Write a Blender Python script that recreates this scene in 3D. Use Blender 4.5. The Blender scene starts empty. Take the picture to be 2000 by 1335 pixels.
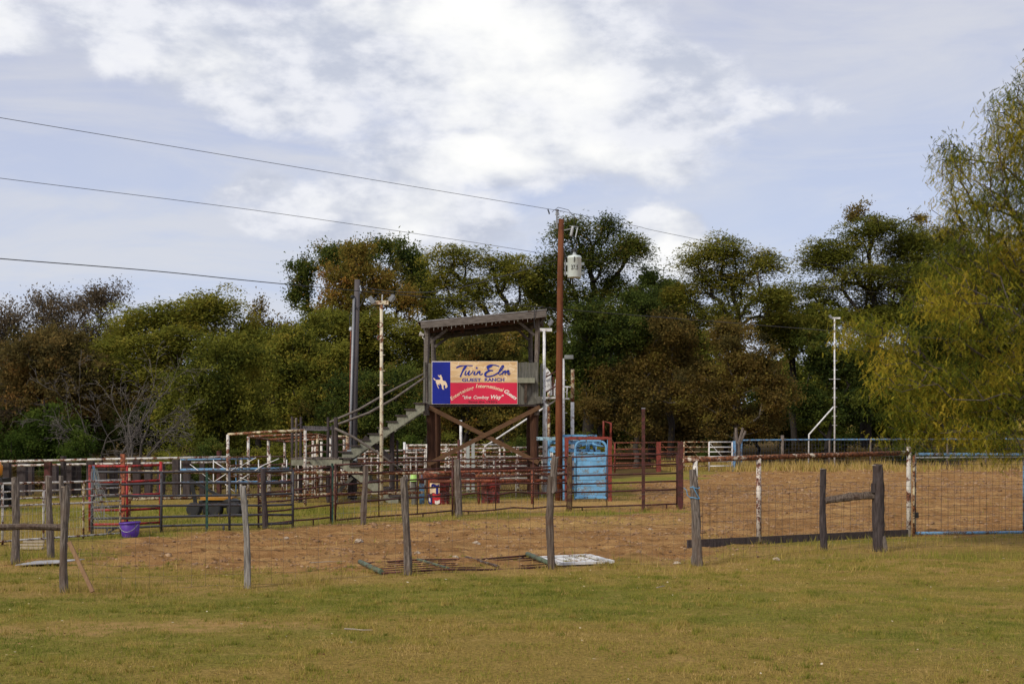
import bpy, math, random
import numpy as np
from mathutils import Vector, Matrix
R = math.radians
SC = bpy.context.scene
COL = SC.collection

# ------------------------------------------------------------------ camera
FP, HY, CX, EYE = 2500.0, 852.0, 1000.0, 1.78      # focal length in px of a 2000 px frame, horizon row, centre column, eye height
cam_d = bpy.data.cameras.new('camera'); cam = bpy.data.objects.new('camera', cam_d); COL.objects.link(cam)
cam.location = (0, 0, EYE); cam.rotation_euler = (R(90), 0, 0)
cam_d.sensor_width = 36.0; cam_d.lens = 36.0 * FP / 2000.0
cam_d.shift_y = (HY - 667.5) / 2000.0
cam_d.clip_start = 0.05; cam_d.clip_end = 4000
SC.camera = cam

# ------------------------------------------------------------------ light
SUN_EL, SUN_AZ = 37.0, 222.0        # azimuth clockwise from +Y: behind and left of the camera
WS = 0.10
def build_world():
    w = bpy.data.worlds.new('World'); SC.world = w; w.use_nodes = True
    nt = w.node_tree; N = nt.nodes; L = nt.links
    for n in list(N): N.remove(n)
    out = N.new('ShaderNodeOutputWorld'); bg = N.new('ShaderNodeBackground')
    bg.inputs['Strength'].default_value = WS
    L.new(bg.outputs[0], out.inputs[0])
    sky = N.new('ShaderNodeTexSky'); sky.sky_type = 'NISHITA'; sky.sun_disc = False
    sky.sun_elevation = R(SUN_EL); sky.sun_rotation = R(SUN_AZ); sky.air_density = 1.0; sky.dust_density = 1.5; sky.ozone_density = 1.5
    tc = N.new('ShaderNodeTexCoord')
    def M(op, a, b=None, c=None, clamp=False):
        n = N.new('ShaderNodeMath'); n.operation = op; n.use_clamp = clamp
        for i, v in enumerate((a, b, c)):
            if v is None: continue
            if isinstance(v, (int, float)): n.inputs[i].default_value = v
            else: L.new(v, n.inputs[i])
        return n.outputs[0]
    def noise(vec, scale, det=6, rough=0.55, dist=0.0):
        n = N.new('ShaderNodeTexNoise'); n.inputs['Scale'].default_value = scale; n.inputs['Detail'].default_value = det
        n.inputs['Roughness'].default_value = rough; n.inputs['Distortion'].default_value = dist
        L.new(vec, n.inputs['Vector']); return n
    def smooth(x, a, b):
        n = N.new('ShaderNodeMapRange'); n.interpolation_type = 'SMOOTHSTEP'
        n.inputs[1].default_value = a; n.inputs[2].default_value = b
        L.new(x, n.inputs[0]); return n.outputs[0]
    def mix(f, a, b):
        n = N.new('ShaderNodeMix'); n.data_type = 'RGBA'
        if isinstance(f, (int, float)): n.inputs[0].default_value = f
        else: L.new(f, n.inputs[0])
        for s, v in ((n.inputs[6], a), (n.inputs[7], b)):
            if isinstance(v, tuple): s.default_value = (*[k * .565 / WS for k in v], 1)
            else: L.new(v, s)
        return n.outputs[2]
    sep = N.new('ShaderNodeSeparateXYZ'); L.new(tc.outputs['Generated'], sep.inputs[0])
    # stretched direction for the noises: cloud banks look flat near the horizon
    st = N.new('ShaderNodeVectorMath'); st.operation = 'MULTIPLY'; st.inputs[1].default_value = (1, 1, 1.9)
    L.new(tc.outputs['Generated'], st.inputs[0])
    # gnomonic coordinates of the view side of the sky
    yy = M('MAXIMUM', sep.outputs[1], 0.06)
    u = M('DIVIDE', sep.outputs[0], yy); v = M('DIVIDE', sep.outputs[2], yy)
    uv = N.new('ShaderNodeCombineXYZ'); L.new(u, uv.inputs[0]); L.new(v, uv.inputs[1])
    warp = noise(st.outputs[0], 9.0, 5, 0.6)
    wv = N.new('ShaderNodeVectorMath'); wv.operation = 'MULTIPLY_ADD'
    L.new(warp.outputs['Color'], wv.inputs[0]); wv.inputs[1].default_value = (0.09, 0.055, 0)
    L.new(uv.outputs[0], wv.inputs[2])
    off = N.new('ShaderNodeVectorMath'); off.operation = 'SUBTRACT'; off.inputs[1].default_value = (0.045, 0.0275, 0)
    L.new(wv.outputs[0], off.inputs[0])
    blobs = [(-.020, .312, .175, .085, 0, 1.0), (-.225, .296, .165, .046, -17, 1.0), (.070, .262, .12, .075, 0, .95),
             (-.01, .215, .115, .032, 0, .85), (-.100, .168, .118, .034, 0, 1.1), (.118, .146, .044, .036, 0, 1.05),
             (.150, .240, .11, .016, 22, .6), (-.40, .325, .045, .028, 0, .8), (-.208, .186, .045, .018, 8, .62), (.2, .262, .05, .014, 0, .5)]
    F = None
    for (bu, bv, a, b, rot, wgt) in blobs:
        mp = N.new('ShaderNodeMapping'); mp.vector_type = 'TEXTURE'
        mp.inputs['Location'].default_value = (bu, bv, 0); mp.inputs['Rotation'].default_value = (0, 0, R(rot)); mp.inputs['Scale'].default_value = (a, b, 1)
        L.new(off.outputs[0], mp.inputs[0])
        ln = N.new('ShaderNodeVectorMath'); ln.operation = 'LENGTH'; L.new(mp.outputs[0], ln.inputs[0])
        f = M('MULTIPLY', M('MAXIMUM', M('SUBTRACT', 1.25, ln.outputs['Value']), 0.0), wgt)
        F = f if F is None else M('MAXIMUM', F, f)
    front = smooth(sep.outputs[1], 0.5, 0.75)
    F = M('MULTIPLY', F, front)
    # elsewhere the same broken cover goes on
    big = noise(st.outputs[0], 2.6, 4, 0.5)
    gen = M('MULTIPLY', smooth(big.outputs['Fac'], 0.48, 0.66), smooth(sep.outputs[2], 0.30, 0.48))
    F = M('MAXIMUM', F, gen)
    n1 = noise(st.outputs[0], 12.5, 9, 0.60, 0.4)
    n2 = noise(st.outputs[0], 6.5, 5, 0.55)
    n3 = noise(st.outputs[0], 18.0, 7, 0.58)
    dens = M('ADD', F, M('MULTIPLY', M('SUBTRACT', n1.outputs['Fac'], 0.5), 1.25))
    cover = smooth(dens, 0.10, 0.52)
    core = smooth(M('ADD', dens, M('MULTIPLY', M('SUBTRACT', n2.outputs['Fac'], 0.50), 4.2)), 0.40, 1.65)
    # thin even veil between the heaps
    veil_t = smooth(n2.outputs['Fac'], 0.35, 0.7)
    veil = mix(veil_t, (.52, .55, .70), (.615, .62, .695))
    hz = smooth(sep.outputs[2], 0.06, 0.33)
    veil2 = mix(hz, (.54, .605, .80), veil)
    st2 = N.new('ShaderNodeVectorMath'); st2.operation = 'MULTIPLY'; st2.inputs[1].default_value = (1, 1, 4.5)
    L.new(tc.outputs['Generated'], st2.inputs[0])
    n5 = noise(st2.outputs[0], 3.6, 6, 0.6, 0.6)
    veil2 = mix(M('MULTIPLY', smooth(n5.outputs['Fac'], 0.40, 0.66), 0.8), veil2, (.70, .695, .735))
    base = mix(0.88, sky.outputs[0], veil2)
    puff = mix(smooth(n3.outputs['Fac'], 0.36, 0.64), (.55, .59, .70), (.84, .855, .91))
    cl = mix(core, puff, (1.0, 1.0, .985))
    final = mix(cover, base, cl)
    L.new(final, bg.inputs['Color'])
build_world()
sd = bpy.data.lights.new('sun', 'SUN'); sd.energy = 1.5; sd.angle = R(11); sd.color = (1.0, 0.93, 0.80)
so = bpy.data.objects.new('sun', sd); COL.objects.link(so)
a_ = R(SUN_AZ); e_ = R(SUN_EL)
so.rotation_euler = (-Vector((math.sin(a_) * math.cos(e_), math.cos(a_) * math.cos(e_), math.sin(e_)))).to_track_quat('-Z', 'Y').to_euler()
so.location = (-20, -20, 30)
vs = SC.view_settings; vs.view_transform = 'Standard'; vs.look = 'None'; vs.exposure = 0.85; vs.gamma = 1.0; vs.use_curve_mapping = False
SC.render.engine = 'CYCLES'
cy = SC.cycles; cy.max_bounces = 6; cy.diffuse_bounces = 4; cy.glossy_bounces = 2; cy.transmission_bounces = 3; cy.transparent_max_bounces = 4
cy.use_denoising = True
try: cy.denoiser = 'OPENIMAGEDENOISE'; cy.denoising_input_passes = 'RGB_ALBEDO_NORMAL'
except Exception: pass

# ------------------------------------------------------------------ helpers
def P(px, py, Y):  return Vector(((px - CX) / FP * Y, Y, EYE - (py - HY) / FP * Y))     # photo pixel at a known distance
def X(px, Y): return (px - CX) / FP * Y
def Z(py, Y): return EYE - (py - HY) / FP * Y
def GY(py): return EYE * FP / (py - HY)
def G(px, py):
    Y = GY(py); return Vector((X(px, Y), Y, 0))
rng = np.random.default_rng(7)

def np_mesh(name, V, faces):
    """faces: list of int arrays (n,k)"""
    V = np.asarray(V, dtype=np.float32)
    me = bpy.data.meshes.new(name); me.vertices.add(len(V)); me.vertices.foreach_set('co', V.ravel())
    faces = [np.asarray(f, dtype=np.int32) for f in faces if len(f)]
    idx = np.concatenate([f.ravel() for f in faces]); tot = np.concatenate([np.full(len(f), f.shape[1], np.int32) for f in faces])
    start = np.concatenate([[0], np.cumsum(tot)[:-1]]).astype(np.int32)
    me.loops.add(len(idx)); me.loops.foreach_set('vertex_index', idx)
    me.polygons.add(len(tot)); me.polygons.foreach_set('loop_start', start)
    me.update(calc_edges=True)
    return me
def attr(me, name, data):
    a = me.attributes.new(name, 'FLOAT', 'POINT'); a.data.foreach_set('value', np.asarray(data, np.float32))
def link(name, me, mat, parent=None, kind=None):
    o = bpy.data.objects.new(name, me); COL.objects.link(o)
    if mat is not None and me is not None and not me.materials: me.materials.append(mat)
    if parent is not None: o.parent = parent
    if kind: o['kind'] = kind
    return o
def tag(o, label, cat, group=None):
    o['label'] = label; o['category'] = cat
    if group: o['group'] = group
    return o
def thing(name, label, cat, loc, group=None):
    o = bpy.data.objects.new(name, None); COL.objects.link(o); o.location = loc; o.empty_display_size = 0.2
    ORG[o.name] = Vector(loc)
    return tag(o, label, cat, group)
ORG = {}
def origin_of(o):
    while o is not None:
        if o.name in ORG: return ORG[o.name]
        o = o.parent
    return Vector((0, 0, 0))

class MB:
    def __init__(s): s.v = []; s.f = []
    def box(s, c, size, rz=0.0, ax=None):
        """box centred at c; ax: optional 3x3 matrix"""
        c = Vector(c); hx, hy, hz = [k / 2 for k in size]
        m = ax if ax is not None else Matrix.Rotation(rz, 3, 'Z')
        b = len(s.v)
        for dx, dy, dz in ((-1,-1,-1),(1,-1,-1),(1,1,-1),(-1,1,-1),(-1,-1,1),(1,-1,1),(1,1,1),(-1,1,1)):
            s.v.append(c + m @ Vector((dx * hx, dy * hy, dz * hz)))
        for f in ((0,3,2,1),(4,5,6,7),(0,1,5,4),(1,2,6,5),(2,3,7,6),(3,0,4,7)): s.f.append([b + k for k in f])
        return s
    def beam(s, p0, p1, w, h, up=(0, 0, 1)):
        """rectangular board from p0 to p1; w across, h along up"""
        p0 = Vector(p0); p1 = Vector(p1); d = (p1 - p0); ln = d.length; d.normalize()
        upv = Vector(up); sx = d.cross(upv)
        if sx.length < 1e-4: sx = d.cross(Vector((0, 1, 0)))
        sx.normalize(); uz = sx.cross(d)
        m = Matrix((d, sx, uz)).transposed()
        return s.box((p0 + p1) / 2, (ln, w, h), ax=m)
    def tube(s, pts, r, n=7, cap=True):
        pts = [Vector(p) for p in pts]
        rr = list(r) if hasattr(r, '__len__') else [r] * len(pts)
        b = len(s.v); t0 = None
        for i, p in enumerate(pts):
            d = (pts[min(i + 1, len(pts) - 1)] - pts[max(i - 1, 0)])
            if d.length < 1e-9: d = Vector((0, 0, 1))
            d.normalize()
            ref = Vector((0, 0, 1)) if abs(d.z) < 0.9 else Vector((1, 0, 0))
            if t0 is not None:
                a = t0 - d * t0.dot(d)
                a = a.normalized() if a.length > 1e-5 else d.cross(ref).normalized()
            else: a = d.cross(ref).normalized()
            t0 = a; c = d.cross(a)
            for k in range(n):
                an = 2 * math.pi * k / n
                s.v.append(p + (a * math.cos(an) + c * math.sin(an)) * rr[i])
        for i in range(len(pts) - 1):
            for k in range(n):
                s.f.append([b + i*n + k, b + i*n + (k+1) % n, b + (i+1)*n + (k+1) % n, b + (i+1)*n + k])
        if cap:
            s.f.append([b + k for k in range(n)][::-1]); s.f.append([b + (len(pts)-1)*n + k for k in range(n)])
        return s
    def lathe(s, c, prof, n=16, ax=None, cap=True):
        """prof: list of (r, z)"""
        c = Vector(c); m = ax if ax is not None else Matrix.Identity(3); b = len(s.v)
        for (r, z) in prof:
            for k in range(n):
                an = 2 * math.pi * k / n; s.v.append(c + m @ Vector((r * math.cos(an), r * math.sin(an), z)))
        for i in range(len(prof) - 1):
            for k in range(n): s.f.append([b + i*n + k, b + i*n + (k+1) % n, b + (i+1)*n + (k+1) % n, b + (i+1)*n + k])
        if cap:
            s.f.append([b + k for k in range(n)][::-1]); s.f.append([b + (len(prof)-1)*n + k for k in range(n)])
        return s
    def prism(s, poly, o, ux, uz, t):
        """flat outline (list of 2d) laid on axes ux, uz at o, thickness t along ux x uz (towards +n)"""
        o = Vector(o); ux = Vector(ux); uz = Vector(uz); n = ux.cross(uz).normalized(); b = len(s.v); k = len(poly)
        for p in poly: s.v.append(o + ux * p[0] + uz * p[1])
        for p in poly: s.v.append(o + ux * p[0] + uz * p[1] + n * t)
        s.f.append([b + i for i in range(k)][::-1]); s.f.append([b + k + i for i in range(k)])
        for i in range(k): s.f.append([b + i, b + (i+1) % k, b + k + (i+1) % k, b + k + i])
        return s
    def build(s, name, mat, parent=None, smooth=False, kind=None, loc=None):
        o0 = origin_of(parent) if parent is not None else (Vector(loc) if loc is not None else Vector((0, 0, 0)))
        me = bpy.data.meshes.new(name); me.from_pydata([(v - o0)[:] for v in s.v], [], s.f); me.update()
        if smooth:
            me.polygons.foreach_set('use_smooth', [len(p.vertices) == 4 for p in me.polygons])
        o = link(name, me, mat, parent, kind)
        if parent is None and loc is not None: o.location = loc; ORG[o.name] = Vector(loc)
        return o

# numpy value noise
def _h(ix, iy, seed):
    n = (ix.astype(np.int64) * 374761393 + iy.astype(np.int64) * 668265263 + seed * 1442695041) & 0xffffffff
    n = ((n ^ (n >> 13)) * 1274126177) & 0xffffffff
    return ((n ^ (n >> 16)) & 0xffff) / 65535.0
def vnoise(x, y, seed=0):
    x = np.asarray(x, float); y = np.asarray(y, float)
    ix = np.floor(x); iy = np.floor(y); fx = x - ix; fy = y - iy
    fx = fx * fx * (3 - 2 * fx); fy = fy * fy * (3 - 2 * fy)
    a = _h(ix, iy, seed); b = _h(ix + 1, iy, seed); c = _h(ix, iy + 1, seed); d = _h(ix + 1, iy + 1, seed)
    return (a * (1 - fx) + b * fx) * (1 - fy) + (c * (1 - fx) + d * fx) * fy
def fbm(x, y, seed=0, o=4):
    s = 0; a = 0.5; t = 0
    for k in range(o): s = s + a * vnoise(x * 2**k, y * 2**k, seed + k * 17); t += a; a *= 0.5
    return s / t
def sstep(x, a, b):
    t = np.clip((x - a) / (b - a), 0, 1); return t * t * (3 - 2 * t)

# ------------------------------------------------------------------ materials
class NT:
    def __init__(s, name):
        s.m = bpy.data.materials.new(name); s.m.use_nodes = True; s.t = s.m.node_tree; s.N = s.t.nodes; s.L = s.t.links
        for n in list(s.N): s.N.remove(n)
        s.out = s.N.new('ShaderNodeOutputMaterial'); s.tc = s.N.new('ShaderNodeTexCoord')
    def pos(s, scale=(1, 1, 1), rnd=True):
        src = s.tc.outputs['Object']
        if rnd:   # every object gets its own piece of the pattern
            oi = s.N.new('ShaderNodeObjectInfo'); ad = s.N.new('ShaderNodeVectorMath'); ad.operation = 'MULTIPLY_ADD'
            s.L.new(oi.outputs['Random'], ad.inputs[0]); ad.inputs[1].default_value = (37, 53, 71); s.L.new(src, ad.inputs[2]); src = ad.outputs[0]
        m = s.N.new('ShaderNodeVectorMath'); m.operation = 'MULTIPLY'; m.inputs[1].default_value = scale
        s.L.new(src, m.inputs[0]); return m.outputs[0]
    def noise(s, vec, scale, det=5, rough=0.6, dist=0.0):
        n = s.N.new('ShaderNodeTexNoise'); n.inputs['Scale'].default_value = scale; n.inputs['Detail'].default_value = det
        n.inputs['Roughness'].default_value = rough; n.inputs['Distortion'].default_value = dist; s.L.new(vec, n.inputs['Vector']); return n.outputs['Fac']
    def rng(s, x, a, b, lo=0.0, hi=1.0):
        n = s.N.new('ShaderNodeMapRange'); n.interpolation_type = 'SMOOTHSTEP'
        for i, v in enumerate((a, b, lo, hi)): n.inputs[i + 1].default_value = v
        s.L.new(x, n.inputs[0]); return n.outputs[0]
    def mix(s, f, a, b, blend='MIX'):
        n = s.N.new('ShaderNodeMix'); n.data_type = 'RGBA'; n.blend_type = blend
        if isinstance(f, (int, float)): n.inputs[0].default_value = f
        else: s.L.new(f, n.inputs[0])
        for so_, v in ((n.inputs[6], a), (n.inputs[7], b)):
            if isinstance(v, tuple): so_.default_value = (*v, 1)
            else: s.L.new(v, so_)
        return n.outputs[2]
    def math(s, op, a, b=None):
        n = s.N.new('ShaderNodeMath'); n.operation = op
        for i, v in enumerate((a, b)):
            if v is None: continue
            if isinstance(v, (int, float)): n.inputs[i].default_value = v
            else: s.L.new(v, n.inputs[i])
        return n.outputs[0]
    def attr(s, name):
        n = s.N.new('ShaderNodeAttribute'); n.attribute_name = name; return n.outputs['Fac']
    def ramp(s, x, stops):
        n = s.N.new('ShaderNodeValToRGB'); e = n.color_ramp.elements
        while len(e) < len(stops): e.new(0.5)
        for k, (p, c) in enumerate(stops): e[k].position = p; e[k].color = (*c, 1)
        s.L.new(x, n.inputs[0]); return n.outputs[0]
    def bsdf(s, col, rough=0.7, metal=0.0, bump=None, bstr=0.3, bdist=0.01, spec=0.3):
        b = s.N.new('ShaderNodeBsdfPrincipled'); b.inputs['Metallic'].default_value = metal; b.inputs['Specular IOR Level'].default_value = spec
        if isinstance(col, tuple): b.inputs['Base Color'].default_value = (*col, 1)
        else: s.L.new(col, b.inputs['Base Color'])
        if isinstance(rough, (int, float)): b.inputs['Roughness'].default_value = rough
        else: s.L.new(rough, b.inputs['Roughness'])
        if bump is not None:
            bn = s.N.new('ShaderNodeBump'); bn.inputs['Strength'].default_value = bstr; bn.inputs['Distance'].default_value = bdist
            s.L.new(bump, bn.inputs['Height']); s.L.new(bn.outputs[0], b.inputs['Normal'])
        s.L.new(b.outputs[0], s.out.inputs[0]); return s.m

def mat_wood(name, c0, c1, c2, grain=(22, 22, 1.6), rough=0.85):
    t = NT(name); g = t.noise(t.pos(grain), 2.2, 6, 0.65); b = t.noise(t.pos((1, 1, 1)), 2.5, 4)
    col = t.mix(t.rng(g, 0.3, 0.7), c0, c1); col = t.mix(t.rng(b, 0.45, 0.75), col, c2)
    return t.bsdf(col, rough, bump=g, bstr=0.7, bdist=0.012, spec=0.15)
def mat_rust(name, paint, rust, amt=0.5, rough=0.6, scale=7.0, rust2=(.035, .018, .013)):
    t = NT(name); n = t.noise(t.pos(), scale, 7, 0.7, 0.4); f = t.noise(t.pos(), scale * 6, 4, 0.6)
    k = t.rng(t.math('ADD', n, t.math('MULTIPLY', f, 0.35)), 0.86 - amt * 0.5, 0.98 - amt * 0.5)
    rc = t.mix(t.rng(f, 0.35, 0.65), rust, rust2)
    pc = t.mix(t.rng(t.noise(t.pos(), 3.0, 3), 0.35, 0.7), paint, tuple(c * 0.72 for c in paint))
    return t.bsdf(t.mix(k, pc, rc), t.mix(k, (rough,) * 3, (0.9,) * 3), bump=k, bstr=0.25, bdist=0.004, spec=0.3)
def mat_plain(name, c, rough=0.5, metal=0.0, var=0.18, scale=6.0, spec=0.4):
    t = NT(name); n = t.noise(t.pos(), scale, 5)
    return t.bsdf(t.mix(t.rng(n, 0.3, 0.7), c, tuple(k * (1 - var) for k in c)), rough, metal, spec=spec)
def mat_leaf(name, stops, trans=0.35, rough=0.6):
    t = NT(name); a = t.attr('tint'); col = t.ramp(a, stops)
    d = t.N.new('ShaderNodeBsdfDiffuse'); tr = t.N.new('ShaderNodeBsdfTranslucent'); mx = t.N.new('ShaderNodeMixShader'); mx.inputs[0].default_value = trans
    t.L.new(col, d.inputs[0]); t.L.new(col, tr.inputs[0]); t.L.new(d.outputs[0], mx.inputs[1]); t.L.new(tr.outputs[0], mx.inputs[2])
    t.L.new(mx.outputs[0], t.out.inputs[0]); return t.m

M_cedar  = mat_wood('weathered_cedar', (.040, .030, .025), (.24, .20, .17), (.12, .085, .065), grain=(30, 30, 2.2))
M_cedar2 = mat_wood('cedar_heartwood', (.36, .30, .23), (.26, .2, .15), (.40, .36, .30), grain=(6, 6, 6))
M_bark   = mat_wood('cedar_bark_brown', (.055, .038, .03), (.16, .125, .10), (.09, .05, .035))
M_tie    = mat_wood('dark_timber', (.035, .028, .028), (.085, .068, .066), (.055, .038, .034))
M_leg    = mat_wood('creosote_brown_pole', (.040, .019, .012), (.098, .046, .027), (.06, .026, .016), grain=(16, 16, .9))
M_pole   = mat_wood('red_brown_utility_pole', (.12, .040, .018), (.20, .072, .032), (.085, .030, .016), grain=(20, 20, .6))
M_gpole  = mat_wood('grey_utility_pole', (.055, .048, .052), (.14, .125, .13), (.10, .085, .08), grain=(20, 20, .6))
M_plank  = mat_wood('grey_planks', (.075, .072, .062), (.19, .18, .155), (.12, .115, .095), grain=(16, 16, 1.2))
M_string = mat_wood('pale_green_grey_board', (.19, .19, .142), (.29, .285, .22), (.155, .15, .115), grain=(9, 9, 2.5))
M_beam   = mat_wood('brown_lumber', (.085, .045, .024), (.155, .086, .046), (.11, .06, .033), grain=(3, 12, 12))
M_grey   = mat_wood('silver_grey_lumber', (.075, .062, .054), (.20, .172, .152), (.13, .108, .094), grain=(2, 14, 14))
M_roof   = mat_rust('roof_metal', (.30, .29, .30), (.17, .12, .10), .35, .45, 3)
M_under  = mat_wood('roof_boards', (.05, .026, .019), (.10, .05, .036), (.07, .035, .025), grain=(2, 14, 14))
M_white  = mat_rust('white_rusty_pipe', (.66, .62, .56), (.26, .095, .05), .45)
M_yellw  = mat_rust('yellowed_white_rusty_pipe', (.66, .56, .37), (.30, .105, .04), .55)
M_cleanw = mat_rust('white_painted_pipe', (.74, .73, .72), (.32, .14, .07), .28)
M_orust  = mat_rust('orange_rusty_pipe', (.36, .10, .048), (.20, .058, .03), .6)
M_rail   = mat_rust('rusty_red_white_rail', (.60, .53, .44), (.25, .088, .035), .68, scale=5)
M_drust  = mat_rust('dark_rust_pipe', (.105, .030, .026), (.075, .030, .022), .5)
M_bpipe  = mat_rust('charcoal_pipe', (.060, .058, .066), (.075, .045, .04), .3, .5)
M_red    = mat_rust('red_painted_pipe', (.40, .028, .026), (.20, .035, .03), .42, .5)
M_redbr  = mat_rust('red_primer_steel', (.24, .044, .030), (.17, .042, .028), .4, .6)
M_oran   = mat_rust('orange_brown_post', (.36, .11, .05), (.20, .06, .035), .4)
M_blue   = mat_rust('light_blue_paint', (.16, .40, .66), (.22, .20, .19), .36, .55, 6)
M_blued  = mat_rust('worn_light_blue_planks', (.17, .41, .66), (.22, .31, .40), .40, .6, 4, (.17, .19, .20))
M_bluep  = mat_rust('blue_pipe', (.13, .28, .48), (.20, .17, .16), .42)
M_greenp = mat_rust('dark_green_post', (.018, .062, .047), (.05, .04, .03), .35)
M_sage   = mat_rust('sage_green_pipe', (.10, .135, .085), (.16, .11, .07), .35)
M_galv   = mat_plain('galvanised_steel', (.26, .265, .28), .5, .5)
M_steel  = mat_plain('grey_steel_box', (.34, .39, .42), .45, .1)
M_wire   = mat_rust('rusty_wire', (.16, .145, .14), (.13, .075, .05), .55)
M_cable  = mat_plain('black_cable', (.03, .03, .034), .6)
M_xfmr   = mat_plain('pale_grey_green_paint', (.60, .66, .63), .35, 0, .06)
M_cer    = mat_plain('grey_porcelain', (.50, .52, .54), .25)
M_dkcer  = mat_plain('brown_porcelain', (.045, .03, .028), .25)
M_black  = mat_plain('black_paint', (.012, .012, .013), .5)
M_rubber = mat_plain('tyre_rubber', (.016, .016, .018), .75)
M_yel    = mat_rust('yellow_machine_paint', (.42, .20, .025), (.20, .12, .05), .2, .4)
M_orm    = mat_rust('orange_machine_paint', (.75, .26, .02), (.3, .12, .03), .1, .35)
M_purple = mat_plain('purple_plastic', (.105, .035, .33), .45, 0, .25)
M_lime   = mat_plain('lime_plastic', (.40, .66, .16), .45)
M_barrel = mat_rust('red_steel_drum', (.26, .030, .026), (.17, .05, .035), .55, .5, 4)
M_sheet  = mat_rust('pale_sheet_metal', (.36, .35, .35), (.26, .21, .17), .3, .5, 2)
M_board  = mat_rust('worn_white_board', (.74, .73, .72), (.24, .10, .06), .34, .6, 5)
M_lampg  = mat_plain('lamp_glass', (.34, .35, .33), .3)
M_rope   = mat_plain('grey_rope', (.30, .31, .30), .9)
M_brope  = mat_plain('blue_twine', (.13, .30, .48), .8)
M_rock   = mat_wood('pale_stone', (.34, .27, .20), (.44, .36, .28), (.30, .22, .15), grain=(3, 3, 3))
M_sblue  = mat_plain('sign_blue', (.004, .014, .27), .35, 0, .25, 1.2)
M_sred   = mat_plain('sign_red', (.70, .018, .065), .35, 0, .10, 1.0)
M_sink   = mat_plain('sign_blue_ink', (.008, .022, .27), .4, 0, .05)
M_scream = mat_plain('sign_cream_ink', (.86, .66, .44), .4, 0, .06)
M_swhite = mat_plain('sign_white_ink', (.88, .82, .74), .4, 0, .05)
M_sblack = mat_plain('sign_black_ink', (.05, .008, .012), .5, 0, .05)
M_bulb   = mat_plain('string_light', (.7, .68, .62), .4)
def _tan():
    t = NT('sign_printed_wood'); w = t.N.new('ShaderNodeTexVoronoi'); w.feature = 'DISTANCE_TO_EDGE'; w.inputs['Scale'].default_value = 1.7
    ds = t.N.new('ShaderNodeVectorMath'); ds.operation = 'ADD'; nn = t.N.new('ShaderNodeTexNoise'); nn.inputs['Scale'].default_value = 2.0
    p = t.pos((1, 1, 2), False); t.L.new(p, nn.inputs['Vector']); t.L.new(p, ds.inputs[0]); t.L.new(nn.outputs['Color'], ds.inputs[1]); t.L.new(ds.outputs[0], w.inputs['Vector'])
    k = t.rng(w.outputs['Distance'], 0.004, 0.02)
    g = t.noise(t.pos((1, 1, 6), False), 2.0, 5)
    c = t.mix(t.rng(g, 0.3, 0.7), (.60, .37, .17), (.76, .56, .33)); c = t.mix(k, (.84, .66, .44), c)
    return t.bsdf(c, 0.4)
M_stan = _tan()
# ------------------------------------------------------------------ ground
def poly_sd(x, y, poly):
    """signed distance to polygon, positive inside"""
    poly = np.asarray(poly, float); d = np.full(x.shape, 1e9); ins = np.zeros(x.shape, bool); n = len(poly)
    for i in range(n):
        ax, ay = poly[i]; bx, by = poly[(i + 1) % n]; ex, ey = bx - ax, by - ay
        t = np.clip(((x - ax) * ex + (y - ay) * ey) / (ex * ex + ey * ey), 0, 1)
        d = np.minimum(d, np.hypot(x - ax - t * ex, y - ay - t * ey))
        c = ((ay > y) != (by > y)) & (x < (bx - ax) * (y - ay) / (by - ay + 1e-12) + ax); ins ^= c
    return np.where(ins, d, -d)
def gp(lst): return [tuple(G(*p)[:2]) for p in lst]
POLY_DIRT = gp([(120, 1100), (190, 1072), (300, 1046), (560, 1034), (800, 1019), (1000, 1012), (1340, 1006), (1420, 1064), (1352, 1090), (1100, 1102), (900, 1108), (640, 1112), (420, 1112), (270, 1108)])
POLY_ARENA = gp([(1200, 1000), (1345, 1055), (1780, 1047), (2100, 1046), (2500, 1040)]) + [(60, 80), (30, 76), (14, 74), (10.5, 64), (6.5, 52), (4.0, 46), (3.2, 34)]
POLY_STRAW = gp([(640, 1012), (840, 986), (1000, 974), (1200, 968), (1300, 985), (1110, 1000), (900, 1006), (760, 1016)])
POLY_STRAW2 = gp([(840, 1026), (1000, 1012), (1340, 1008), (1345, 1024), (1120, 1032), (960, 1034)])
POLY_PEN = [(-40, 39), (-4, 37.5), (1.5, 37), (4.5, 52), (9, 68), (14, 75), (60, 78), (60, 130), (-90, 130), (-60, 39)]
FLINE = [(-8, 14.3), (-5.07, 14.5), (-3.1, 14.9), (-1.35, 16.3), (.53, 17.1), (2.53, 17.66), (4.81, 19.8), (5.7, 19.9), (10.5, 22.0)]
def green_field(x, y):
    g = fbm(x * .16 + 3, y * .42 + 1, 11, 4); g2 = fbm(x * .9, y * 1.6, 5, 3)
    return sstep(.62 * g + .38 * g2, .36, .66)
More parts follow.
